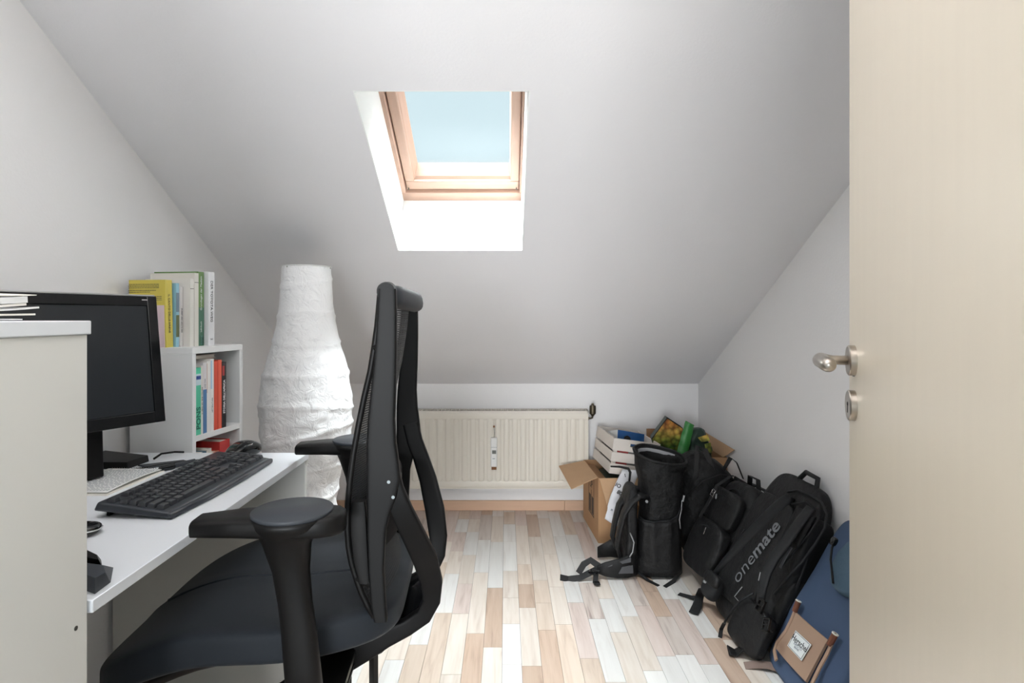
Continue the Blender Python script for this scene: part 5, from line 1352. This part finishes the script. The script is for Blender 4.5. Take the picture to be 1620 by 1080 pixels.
for pts in ([(1262, 955), (1252, 980), (1243, 998), (1229, 1016), (1225, 1028), (1228, 1044)], [(1319, 1010), (1309, 1033), (1297, 1055), (1284, 1082), (1274, 1100)]):
    sdv = pq[1] - pq[0]
    MB().ribbon([ff(*p) for p in pts], 0.013, 0.005, sdv).build('tan_strap', M_tan, bl_, smooth=True)
for (a, b_, c, d) in ((1257, 967, 1263, 951), (1312, 1020, 1321, 1003)):
    q1, q2 = ff(a, b_, -0.012), ff(c, d, -0.016)
    MB().tube([q1, q2], 0.0085, 12).build('leather_tube', M_leather, bl_, smooth=True)
    dd = (q2 - q1).normalized()
    MB().tube([q2, q2 + dd * 0.003], 0.0092, 14).build('rope_end', M_cord, bl_, smooth=True)
    MB().tube([q2 + dd * 0.003, q2 + dd * 0.0036], 0.003, 8).build('rope_hole', M_leather, bl_)
lq = [ff(*p, -0.016) for p in ((1259, 997), (1283.5, 1019.5), (1268, 1045), (1246, 1021))]
lab_ = MB().slab(lambda u, v: (lq[0] * (1 - u) + lq[1] * u) * (1 - v) + (lq[3] * (1 - u) + lq[2] * u) * v, 2, 2, 0.002).build('label_patch', M_label, bl_)
fm = MB()
cn = sum(lq, Vector()) / 4
for i in range(4):
    a, b_ = cn + (lq[i] - cn) * 0.90, cn + (lq[(i + 1) % 4] - cn) * 0.90
    fm.tube([a + Vector((0, -0.0014, 0)), b_ + Vector((0, -0.0014, 0))], 0.0006, 4)
fm.build('label_border', M_ink, lab_, kind='stuff')
xr = (lq[1] - lq[0]); yu = (lq[0] - lq[3])
lw = xr.length
text('Herschel', lw * 0.27, M_ink, lab_, frame(cn + yu * 0.12 + Vector((0, -0.0014, 0)), xr, yu), 'label_script', 0.0002, 0.0002, 1.0)
text('SUPPLY CO', lw * 0.10, M_ink2, lab_, frame(cn - yu * 0.10 + Vector((0, -0.0014, 0)), xr, yu), 'label_print', 0.0002)
text('BRAND', lw * 0.09, M_ink2, lab_, frame(cn - yu * 0.24 + Vector((0, -0.0014, 0)), xr, yu), 'label_print', 0.0002)
# gathered top with draw cord
MB().soft(0.13, 0.060, 0.20, 3, 12, lambda p: Vector((p.x * (1 + 0.25 * math.sin(p.z * 24)), p.y, p.z)), 0.006, 20, 4, c=(onface(bl_, 1318, 930, -0.10).x + 0.02, -0.088, onface(bl_, 1318, 930, -0.10).z)).build('gathered_flap', M_blue2, bl_, smooth='all')
MB().tube([ff(1322, 855, -0.045), ff(1316, 866, -0.045), ff(1314, 885, -0.045), ff(1316, 903, -0.04), ff(1318, 922, -0.04)], 0.0035, 8).build('draw_cord', M_blk, bl_, smooth='all')
p_ = ff(1319, 856, -0.048)
MB().soft(0.022, 0.018, 0.028, 3, 6, c=(p_.x, p_.y, p_.z - 0.014)).build('cord_stopper', M_gloss, bl_, smooth='all')
# tan strap lying on the floor
st0 = [onz(1178, 1053, 0.004), onz(1196, 1051, 0.012), onz(1215, 1052, 0.016), onz(1234, 1058, 0.012), onz(1250, 1064, 0.02)]
MB().ribbon(st0, 0.026, 0.004, (0.2, 1, 0.5)).build('tan_webbing', M_tan2, bl_, world=True, smooth=True)
